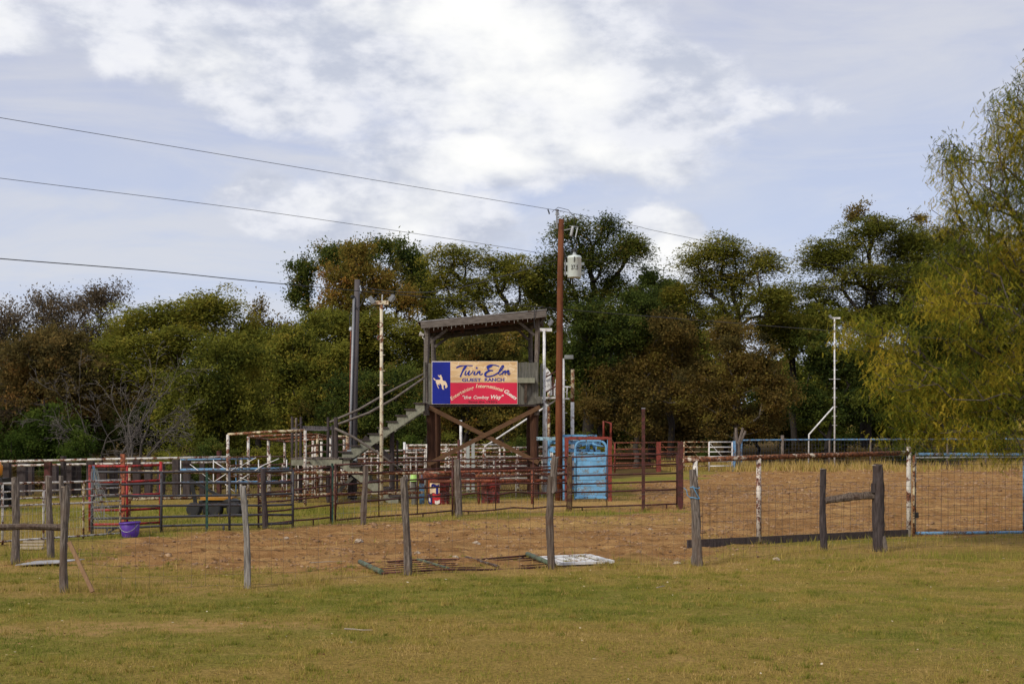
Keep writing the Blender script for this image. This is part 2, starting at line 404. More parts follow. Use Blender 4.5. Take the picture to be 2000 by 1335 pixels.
def zones(x, y):
    w = (fbm(x * .7, y * .9, 3, 4) - .5) * 2.2
    w2 = (fbm(x * 2.3, y * 2.6, 9, 3) - .5) * .9
    d = np.maximum(sstep(poly_sd(x, y, POLY_DIRT) + .35 + .7 * w + w2, -.5, .7), sstep(poly_sd(x, y, POLY_ARENA) + w * .8 + w2, -.45, .6))
    s = np.maximum(sstep(poly_sd(x, y, POLY_STRAW) + w + w2, -.5, .7), .85 * sstep(poly_sd(x, y, POLY_STRAW2) + w * .7 + w2, -.4, .8))
    pen = sstep(poly_sd(x, y, POLY_PEN) + w, -.6, .8)
    gr = green_field(x, y)
    lines = np.zeros_like(x)
    for (a, b, wd, amp) in [((300, 1040), (720, 1016), .35, .8), ((900, 1006), (1340, 999), .32, .95), ((160, 1050), (300, 1046), .6, .9), ((60, 1085), (170, 1082), .7, .7),
                            ((1195, 937), (1330, 934), 1.4, 1.0), ((120, 1130), (620, 1128), .4, .2), ((0, 1130), (120, 1120), .6, .5)]:
        p = np.array(G(*a)[:2]); q = np.array(G(*b)[:2]); e = q - p
        t = np.clip(((x - p[0]) * e[0] + (y - p[1]) * e[1]) / (e @ e), 0, 1); dd = np.hypot(x - p[0] - t * e[0], y - p[1] - t * e[1])
        lines = np.maximum(lines, amp * sstep(wd + .25 * w - dd, -.25, .4))
    # bare worn patches in the lawn
    bare = sstep(fbm(x * .35 + 9, y * .75 + 4, 31, 4) + .25 * (fbm(x * 2.1, y * 3.2, 35, 3) - .5), .62, .80) * (y < 18.5) * .7
    fd = np.full(np.shape(x), 9.0)
    for (a, b), (c, e) in zip(FLINE[:-1], FLINE[1:]):
        ex, ey = c - a, e - b; t = np.clip(((x - a) * ex + (y - b) * ey) / (ex * ex + ey * ey), 0, 1); fd = np.minimum(fd, np.hypot(x - a - t * ex, y - b - t * ey - .35))
    dry = sstep(1.05 + .5 * w + .5 * w2 - fd, -.3, .8) * .85
    bare = np.maximum(bare, dry * .55); gr = gr * (1 - .75 * dry); lines = lines * (1 - .4 * dry)
    d2 = np.clip(d - lines * 1.1, 0, 1)
    return d2, np.clip(s - lines, 0, 1), np.clip(np.maximum(gr * .85, lines), 0, 1), np.clip(pen - lines, 0, 1), bare
def hgt(x, y, d=None, fine=True):
    x = np.asarray(x, float); y = np.asarray(y, float)
    z = sstep(y, 98, 170) * 4.5 + sstep(y, 200, 700) * 10
    z = z + sstep(y, 60, 120) * (fbm(x * .05, y * .05, 77, 3) - .5) * .8
    if fine:
        if d is None: d = zones(x, y)[0]
        z = z + (fbm(x * .5, y * .5, 21, 3) - .5) * .05 + d * ((fbm(x * 2.2, y * 2.2, 41, 4) - .5) * .22 + (fbm(x * 7, y * 7, 43, 2) - .5) * .07)
    return z
def axis(lo, hi, step, out_lo, out_hi, g=1.16):
    a = list(np.arange(lo, hi, step)); s = step; v = a[-1]
    while v < out_hi: s *= g; v += s; a.append(v)
    s = step; v = a[0]; b = []
    while v > out_lo: s *= g; v -= s; b.append(v)
    return np.array(b[::-1] + a)
def M_ground():
    t = NT('ranch_ground'); p = t.pos((1, 1, 1), False)
    dirt, straw, green, pen, bare = [t.attr(k) for k in ('dirt', 'straw', 'green', 'pen', 'bare')]
    fine = t.noise(p, 26, 6, .7); mid = t.noise(p, 5.5, 5, .65); crumb = t.noise(p, 70, 3, .6); big = t.noise(p, 1.1, 5, .6)
    lawn = t.mix(green, (.34, .235, .068), (.215, .22, .042))
    lawn = t.mix(t.rng(fine, .35, .75), lawn, (.125, .092, .03)); lawn = t.mix(t.rng(mid, .5, .8), lawn, (.40, .275, .095))
    lawn = t.mix(t.math('MULTIPLY', bare, t.rng(mid, .3, .6)), lawn, (.44, .265, .115))
    dc = t.mix(t.rng(mid, .3, .7), (.26, .135, .054), (.385, .212, .09)); dc = t.mix(t.rng(fine, .5, .8), dc, (.45, .275, .125)); dc = t.mix(t.rng(crumb, .52, .72), dc, (.11, .054, .022))
    dc = t.mix(t.rng(big, .42, .68), dc, t.mix(t.rng(fine, .4, .7), (.47, .29, .125), (.32, .18, .074)))
    sc = t.mix(t.rng(fine, .35, .7), (.47, .295, .115), (.31, .185, .07)); sc = t.mix(t.rng(mid, .55, .8), sc, (.55, .40, .21))
    pc = t.mix(t.rng(mid, .35, .65), (.085, .062, .028), (.15, .098, .042))
    c = t.mix(dirt, lawn, dc); c = t.mix(pen, c, pc); c = t.mix(straw, c, sc)
    # hoof dents and drag lines in the dirt
    vo = t.N.new('ShaderNodeTexVoronoi'); vo.inputs['Scale'].default_value = 3.6; vo.inputs['Randomness'].default_value = 1.0; t.L.new(p, vo.inputs['Vector'])
    dent = t.math('MULTIPLY', t.rng(vo.outputs['Distance'], .10, .34), dirt)
    drag = t.noise(t.pos((.35, 2.6, 1), False), 1.6, 5, .6); wet = t.noise(p, .33, 4, .6)
    dmul = t.mix(t.rng(drag, .35, .68), (.80, .78, .76), (1.12, 1.12, 1.10)); c = t.mix(t.math('MULTIPLY', dirt, .85), c, t.mix(1.0, c, dmul, 'MULTIPLY'))
    c = t.mix(t.math('MULTIPLY', t.rng(wet, .52, .66), t.math('MULTIPLY', dirt, .5)), c, (.20, .105, .045))
    h = t.math('ADD', t.math('MULTIPLY', mid, .6), t.math('ADD', t.math('MULTIPLY', fine, .5), t.math('ADD', t.math('MULTIPLY', crumb, .35), t.math('MULTIPLY', dent, .9))))
    return t.bsdf(c, .95, bump=h, bstr=1.0, bdist=.06, spec=0.0)
def build_ground():
    xs = axis(-16, 16, .15, -700, 700); ys = np.concatenate([axis(6, 34, .115, -40, 34)[:-1], axis(34, 82, .45, 34, 1500)])
    ys = np.unique(np.round(ys, 4)); ys = ys[np.concatenate([[True], np.diff(ys) > .03])]
    gx, gy = np.meshgrid(xs, ys); x = gx.ravel(); y = gy.ravel()
    d, s, g, pn, br = zones(x, y)
    z = hgt(x, y, d)
    nx, ny = len(xs), len(ys); i = np.arange(nx * ny).reshape(ny, nx)
    F = np.stack([i[:-1, :-1].ravel(), i[:-1, 1:].ravel(), i[1:, 1:].ravel(), i[1:, :-1].ravel()], 1)
    me = np_mesh('ground', np.stack([x, y, z], 1), [F])
    for k, v in (('dirt', d), ('straw', s), ('green', g), ('pen', pn), ('bare', br)): attr(me, k, v)
    me.polygons.foreach_set('use_smooth', np.ones(len(F), bool))
    o = link('ground', me, M_ground()); o['kind'] = 'structure'; o['label'] = 'dry lawn and churned brown arena dirt'
build_ground()

# ------------------------------------------------------------------ grass (uncountable)
M_grass = mat_leaf('grass_blades', [(0, (.105, .135, .02)), (.35, (.26, .25, .044)), (.62, (.39, .285, .078)), (1, (.52, .36, .15))], .3)
def blades(name, label, x, y, hh, ww, tint, lean=.5):
    n = len(x); z = hgt(x, y) - .004; a = rng.uniform(0, 2 * np.pi, n); l = rng.uniform(.1, 1, n) * lean * hh; b = rng.uniform(0, 2 * np.pi, n)
    c = np.cos(a) * ww; s = np.sin(a) * ww
    v0 = np.stack([x - c, y - s, z], 1); v1 = np.stack([x + c, y + s, z], 1); v2 = np.stack([x + np.cos(b) * l, y + np.sin(b) * l, z + hh], 1)
    V = np.stack([v0, v1, v2], 1).reshape(-1, 3); F = np.arange(3 * n).reshape(n, 3)
    me = np_mesh(name, V, [F]); attr(me, 'tint', np.repeat(tint, 3))
    o = link(name, me, M_grass, None, 'stuff'); tag(o, label, 'grass')
def scatter(n, y0, y1, k=.47, pad=1.5):
    y = np.sqrt(rng.uniform(y0 * y0, y1 * y1, n)); x = rng.uniform(-1, 1, n) * (k * y + pad); return x, y
x, y = scatter(430000, 7.6, 18.6)
d, s, g, pn, br = zones(x, y)
clump = fbm(x * 3.5, y * 3.5, 61, 3)
keep = rng.random(len(x)) < (1 - d) * np.clip(.25 + 1.5 * (clump - .25), .12, 1) * (1 - .85 * br)
x, y, g, clump = x[keep], y[keep], g[keep], clump[keep]
n = len(x)
blades('lawn_grass', 'short dry olive lawn grass in the foreground', x, y, rng.uniform(.012, .034, n) * (.55 + clump), rng.uniform(.0022, .0042, n),
       np.clip(.56 - .36 * g + rng.normal(0, .14, n) + 1.25 * (fbm(x * 2.6, y * 4.2, 71, 4) - .5), 0, 1), .9)
# taller tufts in the lawn
tx, ty = scatter(2100, 8, 19); m = fbm(tx * .8, ty * 1.4, 81, 2) > .45; tx, ty = tx[m], ty[m]
k = 42; cx = np.repeat(tx, k); cyy = np.repeat(ty, k); n = len(cx); r = np.abs(rng.normal(0, .05, n)); a = rng.uniform(0, 6.283, n)
blades('grass_tufts', 'scattered taller grass tufts standing in the lawn', cx + r * np.cos(a), cyy + r * .8 * np.sin(a), rng.uniform(.02, .06, n) * np.repeat(rng.uniform(.6, 1.6, len(tx)), k), rng.uniform(.002, .004, n),
       np.clip(np.repeat(rng.uniform(.15, .75, len(tx)), k) + rng.normal(0, .12, n), 0, 1), .8)
# rough grass along the fences, in the pens and beyond
x, y = scatter(330000, 16.5, 50, .46, 2); d, s, g, pn, br = zones(x, y)
cl = fbm(x * 1.6, y * 1.6, 91, 3)
dens = np.clip((1 - d) * (.25 + .9 * g) * (1 - .7 * br) + .20 * s + .18 * pn, 0, 1) * sstep(cl, .3, .62) + .035 * d * sstep(cl, .5, .7)
keep = rng.random(len(x)) < dens * np.where(y < 32, 1, .55); x, y, g, s, cl = x[keep], y[keep], g[keep], s[keep], cl[keep]; n = len(x)
blades('rough_grass', 'rough green and straw grass along the corral fences', x, y, rng.uniform(.03, .12, n) * (.5 + cl) * (1 + .3 * g), rng.uniform(.003, .007, n),
       np.clip(.72 - .6 * g + .25 * s + rng.normal(0, .15, n), 0, 1), .7)
# weeds hugging the front fence line
fl = [(-6.5, 14.6), (-5.07, 14.5), (-3.1, 14.9), (-1.35, 16.3), (.53, 17.1), (2.53, 17.66), (4.81, 19.8), (5.7, 19.9), (10.5, 22.0)]
xs_, ys_ = [], []
for (a, b), (c, e) in zip(fl[:-1], fl[1:]):
    q = int(2600 * math.hypot(c - a, e - b)); t = rng.random(q); xs_.append(a + (c - a) * t + rng.normal(0, .16, q)); ys_.append(b + (e - b) * t + rng.normal(.05, .2, q))
x = np.concatenate(xs_); y = np.concatenate(ys_); cl = fbm(x * 2.2, y * 2.2, 95, 3); keep = rng.random(len(x)) < sstep(cl, .45, .75) * .35; x, y, cl = x[keep], y[keep], cl[keep]; n = len(x)
blades('fence_line_weeds', 'taller weeds and dead stems along the wire fence foot', x, y, rng.uniform(.03, .13, n) * (.3 + cl), rng.uniform(.002, .004, n), np.clip(.85 - .7 * (cl - .35) + rng.normal(0, .18, n), 0, 1), .8)
# tufts growing against the post feet
pf_ = [(126, 1158), (486, 1150), (795, 1125), (1076, 1112), (1361, 1104), (1609, 1077), (1718, 1076), (97, 1090), (32, 1103), (1482, 1062), (1775, 1046), (710, 1023), (896, 1011), (518, 1033), (404, 1040), (649, 1023), (745, 985), (1257, 997), (1329, 994), (1112, 998), (255, 1048)]
gx_ = np.repeat([G(*p)[0] for p in pf_], 90); gy_ = np.repeat([G(*p)[1] for p in pf_], 90); n = len(gx_); rr0 = np.abs(rng.normal(.09, .06, n)); aa = rng.uniform(0, 6.283, n)
blades('post_foot_grass', 'uncut grass tufts round the feet of the posts', gx_ + rr0 * np.cos(aa), gy_ + rr0 * np.sin(aa), rng.uniform(.03, .14, n), rng.uniform(.002, .0045, n), np.clip(rng.normal(.5, .25, n), 0, 1), .6)
# fallen leaves and bits of litter
x, y = scatter(3800, 7.8, 27); n = len(x); z = hgt(x, y) + .016; a = rng.uniform(0, 6.283, n); s_ = rng.uniform(.008, .022, n); dx, dy = np.cos(a) * s_, np.sin(a) * s_
V = np.stack([np.stack([x - dx, y - dy, z], 1), np.stack([x + dy * .5, y - dx * .5, z + rng.uniform(0, .012, n)], 1), np.stack([x + dx, y + dy, z + rng.uniform(0, .01, n)], 1), np.stack([x - dy * .5, y + dx * .5, z], 1)], 1).reshape(-1, 3)
me = np_mesh('fallen_leaves', V, [np.arange(4 * n).reshape(n, 4)]); attr(me, 'tint', np.repeat(rng.random(n), 4))
tag(link('fallen_leaves', me, mat_leaf('dry_leaf_litter', [(0, (.09, .045, .02)), (.5, (.22, .12, .05)), (.85, (.42, .29, .12)), (1, (.62, .54, .42))], .2), None, 'stuff'), 'dry fallen leaves scattered over lawn and dirt', 'leaves')
# brown dead grass at the far side of the arena
x = rng.uniform(8, 42, 60000); y = rng.uniform(62, 72, 60000) + rng.normal(0, .8, 60000); cl = fbm(x * .5, y * .6, 97, 3); keep = rng.random(len(x)) < sstep(cl, .38, .65) * sstep(y, 62, 68); x, y, cl = x[keep], y[keep], cl[keep]; n = len(x)
blades('far_dead_grass', 'tall brown dead grass along the far arena fence', x, y, rng.uniform(.15, .7, n) * (.3 + cl), rng.uniform(.012, .03, n), np.clip(.75 + rng.normal(0, .18, n), 0, 1), .6)

# clods and stones lying on the dirt (uncountable), bigger stones singly
def clods(name, label, x, y, r, mat):
    n = len(x); z = hgt(x, y); ico = np.array([(0,0,1),(.89,0,.45),(.28,.85,.45),(-.72,.53,.45),(-.72,-.53,.45),(.28,-.85,.45),(.72,.53,-.45),(-.28,.85,-.45),(-.89,0,-.45),(-.28,-.85,-.45),(.72,-.53,-.45),(0,0,-1)])
    fc = np.array([(0,1,2),(0,2,3),(0,3,4),(0,4,5),(0,5,1),(1,6,2),(2,7,3),(3,8,4),(4,9,5),(5,10,1),(1,10,6),(2,6,7),(3,7,8),(4,8,9),(5,9,10)])
    V = ico[None] * (r[:, None, None] * rng.uniform(.6, 1.35, (n, 12, 1))) * np.array([1, 1, .62]); a = rng.uniform(0, 6.283, n); c, s = np.cos(a)[:, None], np.sin(a)[:, None]
    vx = V[..., 0] * c - V[..., 1] * s + x[:, None]; vy = V[..., 0] * s + V[..., 1] * c + y[:, None]; vz = V[..., 2] + z[:, None] + r[:, None] * .15
    F = (fc[None] + (np.arange(n) * 12)[:, None, None]).reshape(-1, 3)
    me = np_mesh(name, np.stack([vx, vy, vz], -1).reshape(-1, 3), [F]); tag(link(name, me, mat, None, 'stuff'), label, 'soil')
M_clod = mat_wood('dirt_clods', (.15, .082, .045), (.29, .175, .095), (.40, .265, .155), grain=(9, 9, 9))
x, y = scatter(48000, 17, 46, .46, 2); d = zones(x, y)[0]; keep = rng.random(len(x)) < d * sstep(fbm(x * 1.2, y * 1.2, 99, 3), .35, .65); x, y = x[keep], y[keep]
clods('dirt_clods', 'loose brown clods on the churned arena dirt', x, y, rng.uniform(.008, .032, len(x)) * (1 + .9 * (rng.random(len(x)) < .06)), M_clod)
x, y = scatter(11000, 36, 68, .46, 2); d = zones(x, y)[0]; keep = rng.random(len(x)) < d * sstep(fbm(x * .8, y * .8, 103, 3), .38, .62); x, y = x[keep], y[keep]
clods('dirt_clods', 'larger brown clods on the far part of the arena', x, y, rng.uniform(.025, .075, len(x)), M_clod)
def stone(px, py, r, label):
    p = G(px, py); mb = MB(); b = []
    q = np.random.default_rng(int(px * 7 + py)); prof = [(r * .7, -r * .3), (r * 1.0, r * .1), (r * .85, r * .45), (r * .4, r * .72), (.01, r * .78)]
    mb.lathe(p, prof, 9)
    for v in mb.v: v.x += q.normal(0, r * .13); v.y += q.normal(0, r * .13); v.z += q.normal(0, r * .06)
    tag(mb.build('stone', M_rock, None, loc=p), label, 'stone', 'stones lying on the dirt')
for a in [(930, 1063, .075, 'pale stone in the brown dirt, right of the second fence post'), (701, 1058, .07, 'flat pale stone in dirt between first fence posts'), (1322, 1102, .06, 'whitish stone on the grass just left of wrapped post'),
          (889, 1090, .055, 'small stone beside the rusty panel lying in grass'), (1516, 1093, .05, 'small pale stone on grass right of the rusty board'), (560, 1052, .05, 'reddish stone in the dirt behind leftmost whitish post'), (1190, 1061, .05, 'small stone in dirt left of wrapped fence post'),
          (815, 1081, .05, 'small stone right behind the second fence post'), (1270, 1036, .06, 'stone on the straw strip before the rusty panels')]: stone(*a)

def twig(px, py, L, az, label):
    p = G(px, py); d = Vector((math.cos(az), math.sin(az), 0)); q = random.Random(px); pts = [p + d * (L * (t - .5)) + Vector((q.uniform(-.015, .015), q.uniform(-.03, .03), .022 + q.uniform(0, .012))) for t in (0, .25, .5, .75, 1)]
    tag(MB().tube(pts, [.008, .007, .006, .005, .003], 6).build('twig', M_cedar2, None, loc=p), label, 'twig', 'twigs on the lawn')
for a in [(700, 1234, .25, -.25, 'pale bent twig lying in the middle of the lawn'), (640, 1100, .45, .4, 'pale stick lying before the fallen pipe gate'), (1290, 1150, .2, .9, 'short twig on the lawn below the wrapped post')]: twig(*a)
# ------------------------------------------------------------------ trees
OL = [(0, (0.054, 0.069, 0.017)), (.3, (0.128, 0.140, 0.024)), (.65, (0.242, 0.232, 0.037)), (1, (0.376, 0.292, 0.051))]
M_leaf = {
 'olive':  mat_leaf('olive_leaves', OL, .45),
 'dark':   mat_leaf('dark_green_leaves', [(0, (0.035, 0.054, 0.017)), (.45, (0.084, 0.111, 0.023)), (.8, (0.158, 0.168, 0.033)), (1, (0.255, 0.186, 0.043))], .45),
 'brown':  mat_leaf('brown_leaves', [(0, (0.061, 0.054, 0.023)), (.4, (0.141, 0.109, 0.037)), (.75, (0.215, 0.143, 0.047)), (1, (0.282, 0.157, 0.053))], .45),
 'orange': mat_leaf('orange_brown_leaves', [(0, (0.067, 0.071, 0.020)), (.4, (0.175, 0.151, 0.033)), (.7, (0.268, 0.186, 0.039)), (1, (0.362, 0.171, 0.043))], .45),
 'redbr':  mat_leaf('red_brown_leaves', [(0, (0.056, 0.051, 0.021)), (.35, (0.132, 0.105, 0.031)), (.7, (0.201, 0.129, 0.037)), (1, (0.221, 0.186, 0.039))], .45),
 'mauve':  mat_leaf('mauve_grey_twig_leaves', [(0, (0.080, 0.064, 0.043)), (.5, (0.167, 0.129, 0.082)), (1, (0.255, 0.186, 0.105))], .45),
 'bush':   mat_leaf('fresh_green_leaves', [(0, (0.027, 0.046, 0.011)), (.5, (0.059, 0.092, 0.017)), (1, (0.120, 0.150, 0.026))], .45),
 'mesq':   mat_leaf('yellow_green_mesquite_leaves', [(0, (.055, .07, .013)), (.35, (.165, .185, .024)), (.68, (.37, .31, .034)), (1, (.55, .40, .05))], .45),
}
M_bk   = mat_wood('dark_bark', (.020, .016, .014), (.05, .042, .036), (.035, .028, .024))
M_bkg  = mat_wood('grey_bark', (.065, .055, .048), (.155, .135, .12), (.10, .085, .072))
M_bkb  = mat_wood('brown_bark', (.05, .04, .033), (.12, .10, .085), (.08, .06, .05))
def tubes_np(P0, P1, R0, R1, n=5):
    d = P1 - P0; ln = np.linalg.norm(d, axis=1, keepdims=True) + 1e-9; d = d / ln
    ref = np.where(np.abs(d[:, 2:3]) < .9, np.array([[0, 0, 1.]]), np.array([[1., 0, 0]])); a = np.cross(d, ref); a /= np.linalg.norm(a, axis=1, keepdims=True); c = np.cross(d, a)
    an = np.arange(n) * 2 * np.pi / n; ring = a[:, None] * np.cos(an)[None, :, None] + c[:, None] * np.sin(an)[None, :, None]
    V = np.concatenate([P0[:, None] + ring * R0[:, None, None], P1[:, None] + ring * R1[:, None, None]], 1)
    k = np.arange(n); f = np.stack([k, (k + 1) % n, n + (k + 1) % n, n + k], 1)
    F = (f[None] + (np.arange(len(P0)) * 2 * n)[:, None, None]).reshape(-1, 4)
    return V.reshape(-1, 3), F
def skeleton(q, pts, base, trunk_top, r0, rmin=.012, wob=.25, kink=.085):
    """greedy branching: every cluster point hangs on the cheapest earlier node"""
    nt = 6; tr = [base + (trunk_top - base) * (i / nt) + np.append(q.normal(0, wob * .35, 2), 0) * (0 < i) for i in range(nt + 1)]
    pos = list(tr); par = [-1] + list(range(nt)); depth = [0.] + [np.linalg.norm(tr[i + 1] - tr[0]) for i in range(nt)]
    order = np.argsort(np.linalg.norm(pts - trunk_top, axis=1)); leaf = []
    A = np.zeros((len(pts) * 3 + 20, 3)); D = np.zeros(len(A)); A[:nt + 1] = tr; D[:nt + 1] = depth; cnt = nt + 1
    ok = np.zeros(len(A)); ok[:3] = 50
    for i in order:
        p = pts[i]; df = p - A[:cnt]; ds = np.linalg.norm(df, axis=1)
        cost = ds + .42 * D[:cnt] + np.where(df[:, 2] < 0, -df[:, 2] * .5, 0) + ok[:cnt]
        j = int(np.argmin(cost)); a = A[j]
        L = ds[j]; prev = j
        if L > .5:
            m = (a + p) / 2 + q.normal(0, kink * L, 3) + np.array([0, 0, .06 * L]); A[cnt] = m; D[cnt] = D[j] + L / 2; par.append(j); prev = cnt; cnt += 1
        A[cnt] = p; D[cnt] = D[j] + L; par.append(prev); leaf.append((cnt, i)); cnt += 1
    par = np.array(par); nd = np.zeros(cnt); 
    for c, _ in leaf: nd[c] += 1
    for c in np.argsort(-D[:cnt]):
        if par[c] >= 0: nd[par[c]] += nd[c]
    # order by depth guarantees children before parents
    rad = np.maximum(rmin, r0 * np.power(np.maximum(nd, .5) / max(nd.max(), 1), .5)); rad[0] *= 1.35
    e = np.arange(1, cnt)
    return A[par[e]], A[e], np.minimum(rad[par[e]], rad[e] * 1.35), rad[e]
def rand_dirs(q, n):
    v = q.normal(0, 1, (n, 3)); return v / np.linalg.norm(v, axis=1, keepdims=True)
def leaf_quads(q, c, size, asp, up, tint):
    """rhombic leaves at c; up: bias of the normals to +z"""
    n = len(c); nrm = rand_dirs(q, n); nrm[:, 2] += up; nrm /= np.linalg.norm(nrm, axis=1, keepdims=True)
    t = np.cross(nrm, rand_dirs(q, n)); t /= np.linalg.norm(t, axis=1, keepdims=True) + 1e-9; b = np.cross(nrm, t)
    s = size[:, None]; w = s * asp
    V = np.stack([c - t * s * .5 + b * w * .5, c - t * s * .5 - b * w * .5, c + t * s * .5], 1).reshape(-1, 3)
    return V, np.arange(3 * n).reshape(n, 3), np.repeat(tint, 3)
def tree(name, label, cat, kind, Y, base_px, lobes, seed, dens=150, leaf=.21, flat=None, spread=.55, bark=None, trunk_r=None, tint=(.45, .2), gap=1.0, group=None, trunk_py=None, depth=.85):
    """lobes: crown masses (cx, cy, rx, ry) measured in photo px at distance Y"""
    q = np.random.default_rng(seed); s = Y / FP; bx = X(base_px, Y); gz = float(hgt(np.array([bx]), np.array([Y]), fine=False)[0])
    org = Vector((bx, Y, gz)); pts = []; lt = []
    for (cx, cyy, rx, ry) in lobes:
        rx *= 1.12; ry *= 1.12; c = np.array([X(cx, Y) - bx, q.normal(0, rx * s * .35), Z(cyy, Y) - gz]); a, b = rx * s, ry * s
        for _ in range(4):      # uneven knots of foliage inside each mass
            f = q.uniform(.42, .82); c2 = c + rand_dirs(q, 1)[0] * np.array([a, a * depth, b]) * q.uniform(.15, .62)
            n = max(6, int(9.5 * gap * (a * b * f) ** .8)); v = rand_dirs(q, n); r = q.random(n) ** .45
            pts.append(c2 + v * r[:, None] * np.array([a * f, a * f * depth, b * f])); lt.append(np.full(n, q.normal(0, tint[1] * .5)))
    pts = np.concatenate(pts); lt = np.concatenate(lt); kk = pts[:, 2] > .25; pts, lt = pts[kk], lt[kk]
    top = max(Z(c[1], Y) for c in lobes); low = min(Z(c[1] + c[3], Y) for c in lobes)
    th = (Z(trunk_py, Y) - gz) if trunk_py else max(.6, (low + .35 * (top - low)))
    H = pts[:, 2].max(); r0 = trunk_r or .019 * H
    mx = np.mean(pts[:, 0]); P0, P1, R0, R1 = skeleton(q, pts, np.array([0, 0, -.25]), np.array([mx * .45, 0, th]), r0)
    root = thing(name, label, cat, org, group)
    V, F = tubes_np(P0, P1, R0, R1); me = np_mesh('trunk', V, [F]); me.polygons.foreach_set('use_smooth', np.ones(len(F), bool))
    link('trunk', me, bark or M_bk, root)
    area = sum(math.pi * (l[2] * s) * (l[3] * s) for l in lobes); nl = int(area * dens * 6.4); per = max(4, nl // len(pts))
    ci = np.repeat(np.arange(len(pts)), (per * q.uniform(.25, 1.75, len(pts))).astype(int) + 2); n = len(ci)
    if flat is not None:      # layered horizontal sprays
        o = np.stack([q.normal(0, spread * .95, n), q.normal(0, spread * .95, n), q.normal(0, spread * flat * .8, n)], 1)
        o[:, 2] -= .24 * (o[:, 0] ** 2 + o[:, 1] ** 2) / spread; up = 1.6
    else: o = q.normal(0, spread * .44, (n, 3)) * q.uniform(.5, 1.7, (n, 1)); o[:, 2] *= .8; up = .6
    tn = np.clip(tint[0] + lt[ci] + q.normal(0, tint[1], len(pts))[ci] + q.normal(0, .12, n), 0, 1)
    V, F, T = leaf_quads(q, pts[ci] + o, leaf * .80 * q.uniform(.55, 1.3, n), .6, up, tn)
    me = np_mesh('crown', V, [F]); attr(me, 'tint', T); link('crown', me, M_leaf[kind], root)
    return root
def bare_tree(name, label, Y, base_px, base_py_top, seed, spread_px, n_main, mat, lean=0, group=None):
    q = np.random.default_rng(seed); s = Y / FP; bx = X(base_px, Y); org = Vector((bx, Y, 0)); root = thing(name, label, 'tree', org, group)
    Hh = (HY - base_py_top) * s + EYE; A, B, C, D = [], [], [], []
    def grow(p, d, L, r, lev):
        st = 5; 
        for i in range(st):
            d2 = d + q.normal(0, .13, 3) + np.array([0, 0, .03 if lev < 2 else -.05]); d2 /= np.linalg.norm(d2); p2 = p + d2 * L / st; r2 = r * .86
            A.append(p); B.append(p2); C.append(r); D.append(r2); p, d, r = p2, d2, r2
            if lev < 4 and i > 0 and q.random() < (.75 if lev < 3 else .6):
                e = d + q.normal(0, .55, 3); e /= np.linalg.norm(e); grow(p, e, L * q.uniform(.4, .65), r * .55, lev + 1)
        if lev < 3: grow(p, d, L * .5, r * .8, lev + 1)
    for k in range(n_main):
        a = q.uniform(0, 6.283); lx = lean + (k / max(1, n_main - 1) - .5) * 2 * spread_px * s / Hh
        d = np.array([lx, .35 * math.sin(a), 1.0]); d /= np.linalg.norm(d); grow(np.array([q.normal(0, .12), q.normal(0, .12), -.1]), d, Hh * q.uniform(.5, .72), .065 * q.uniform(.7, 1.2), 0)
    V, F = tubes_np(np.array(A), np.array(B), np.maximum(np.array(C), .007), np.maximum(np.array(D), .006), 5)
    me = np_mesh('trunk', V, [F]); me.polygons.foreach_set('use_smooth', np.ones(len(F), bool)); link('branches', me, mat, root)

TG = 'trees along the creek behind the corrals'
def T(*a, **k): return tree(*a, group=TG, **k)
# left
T('brown_tree', 'thinning grey-brown tree at far left edge of the photo', 'tree', 'mauve', 70, -25, [(-40, 660, 80, 80), (10, 640, 55, 60), (-10, 740, 90, 80)], 1, dens=70, leaf=.17, spread=.6, bark=M_bkb)
T('brown_tree', 'brown-grey half bare tree left of the olive cypress', 'tree', 'mauve', 72, 130, [(90, 610, 60, 45), (160, 590, 60, 38), (230, 585, 45, 32), (120, 680, 95, 65), (60, 690, 60, 70), (210, 660, 60, 55)], 2, dens=85, leaf=.16, spread=.6, bark=M_bkb, tint=(.4, .25))
T('brown_tree', 'dark brown-leaved tree under the half bare tree', 'tree', 'brown', 64, 80, [(40, 740, 90, 65), (130, 750, 90, 70), (90, 690, 80, 50), (190, 770, 60, 60)], 3, dens=170, spread=.55, tint=(.35, .2))
T('cypress_tree', 'broad olive-green cypress with layered crown left of the tower', 'tree', 'olive', 66, 345, [(350, 600, 85, 42), (270, 620, 75, 38), (425, 610, 60, 48), (230, 665, 75, 35), (330, 670, 110, 45), (440, 680, 60, 50), (290, 725, 100, 35), (380, 740, 80, 40)], 4, dens=190, flat=.22, spread=.6, leaf=.2, tint=(.58, .14), trunk_py=690)
T('leafy_tree', 'dense dark olive tree right below the left cypress', 'tree', 'olive', 58, 430, [(420, 760, 80, 65), (350, 800, 70, 60), (490, 790, 60, 70), (460, 700, 60, 50), (400, 840, 90, 50)], 5, dens=190, leaf=.17, spread=.5, tint=(.4, .16))
T('red_tree', 'small thin tree with red-brown leaves beside the left cypress', 'tree', 'redbr', 68, 530, [(515, 625, 28, 48), (545, 660, 30, 40), (560, 640, 26, 30), (500, 690, 30, 40)], 6, dens=75, leaf=.17, spread=.45, tint=(.65, .2), bark=M_bkb)
T('leafy_tree', 'rounded brown-olive tree left of the grey meter pole', 'tree', 'olive', 63, 590, [(590, 690, 60, 60), (540, 740, 55, 60), (620, 770, 70, 60), (560, 820, 70, 55), (650, 700, 50, 60)], 7, dens=185, leaf=.18, spread=.5, tint=(.48, .2))
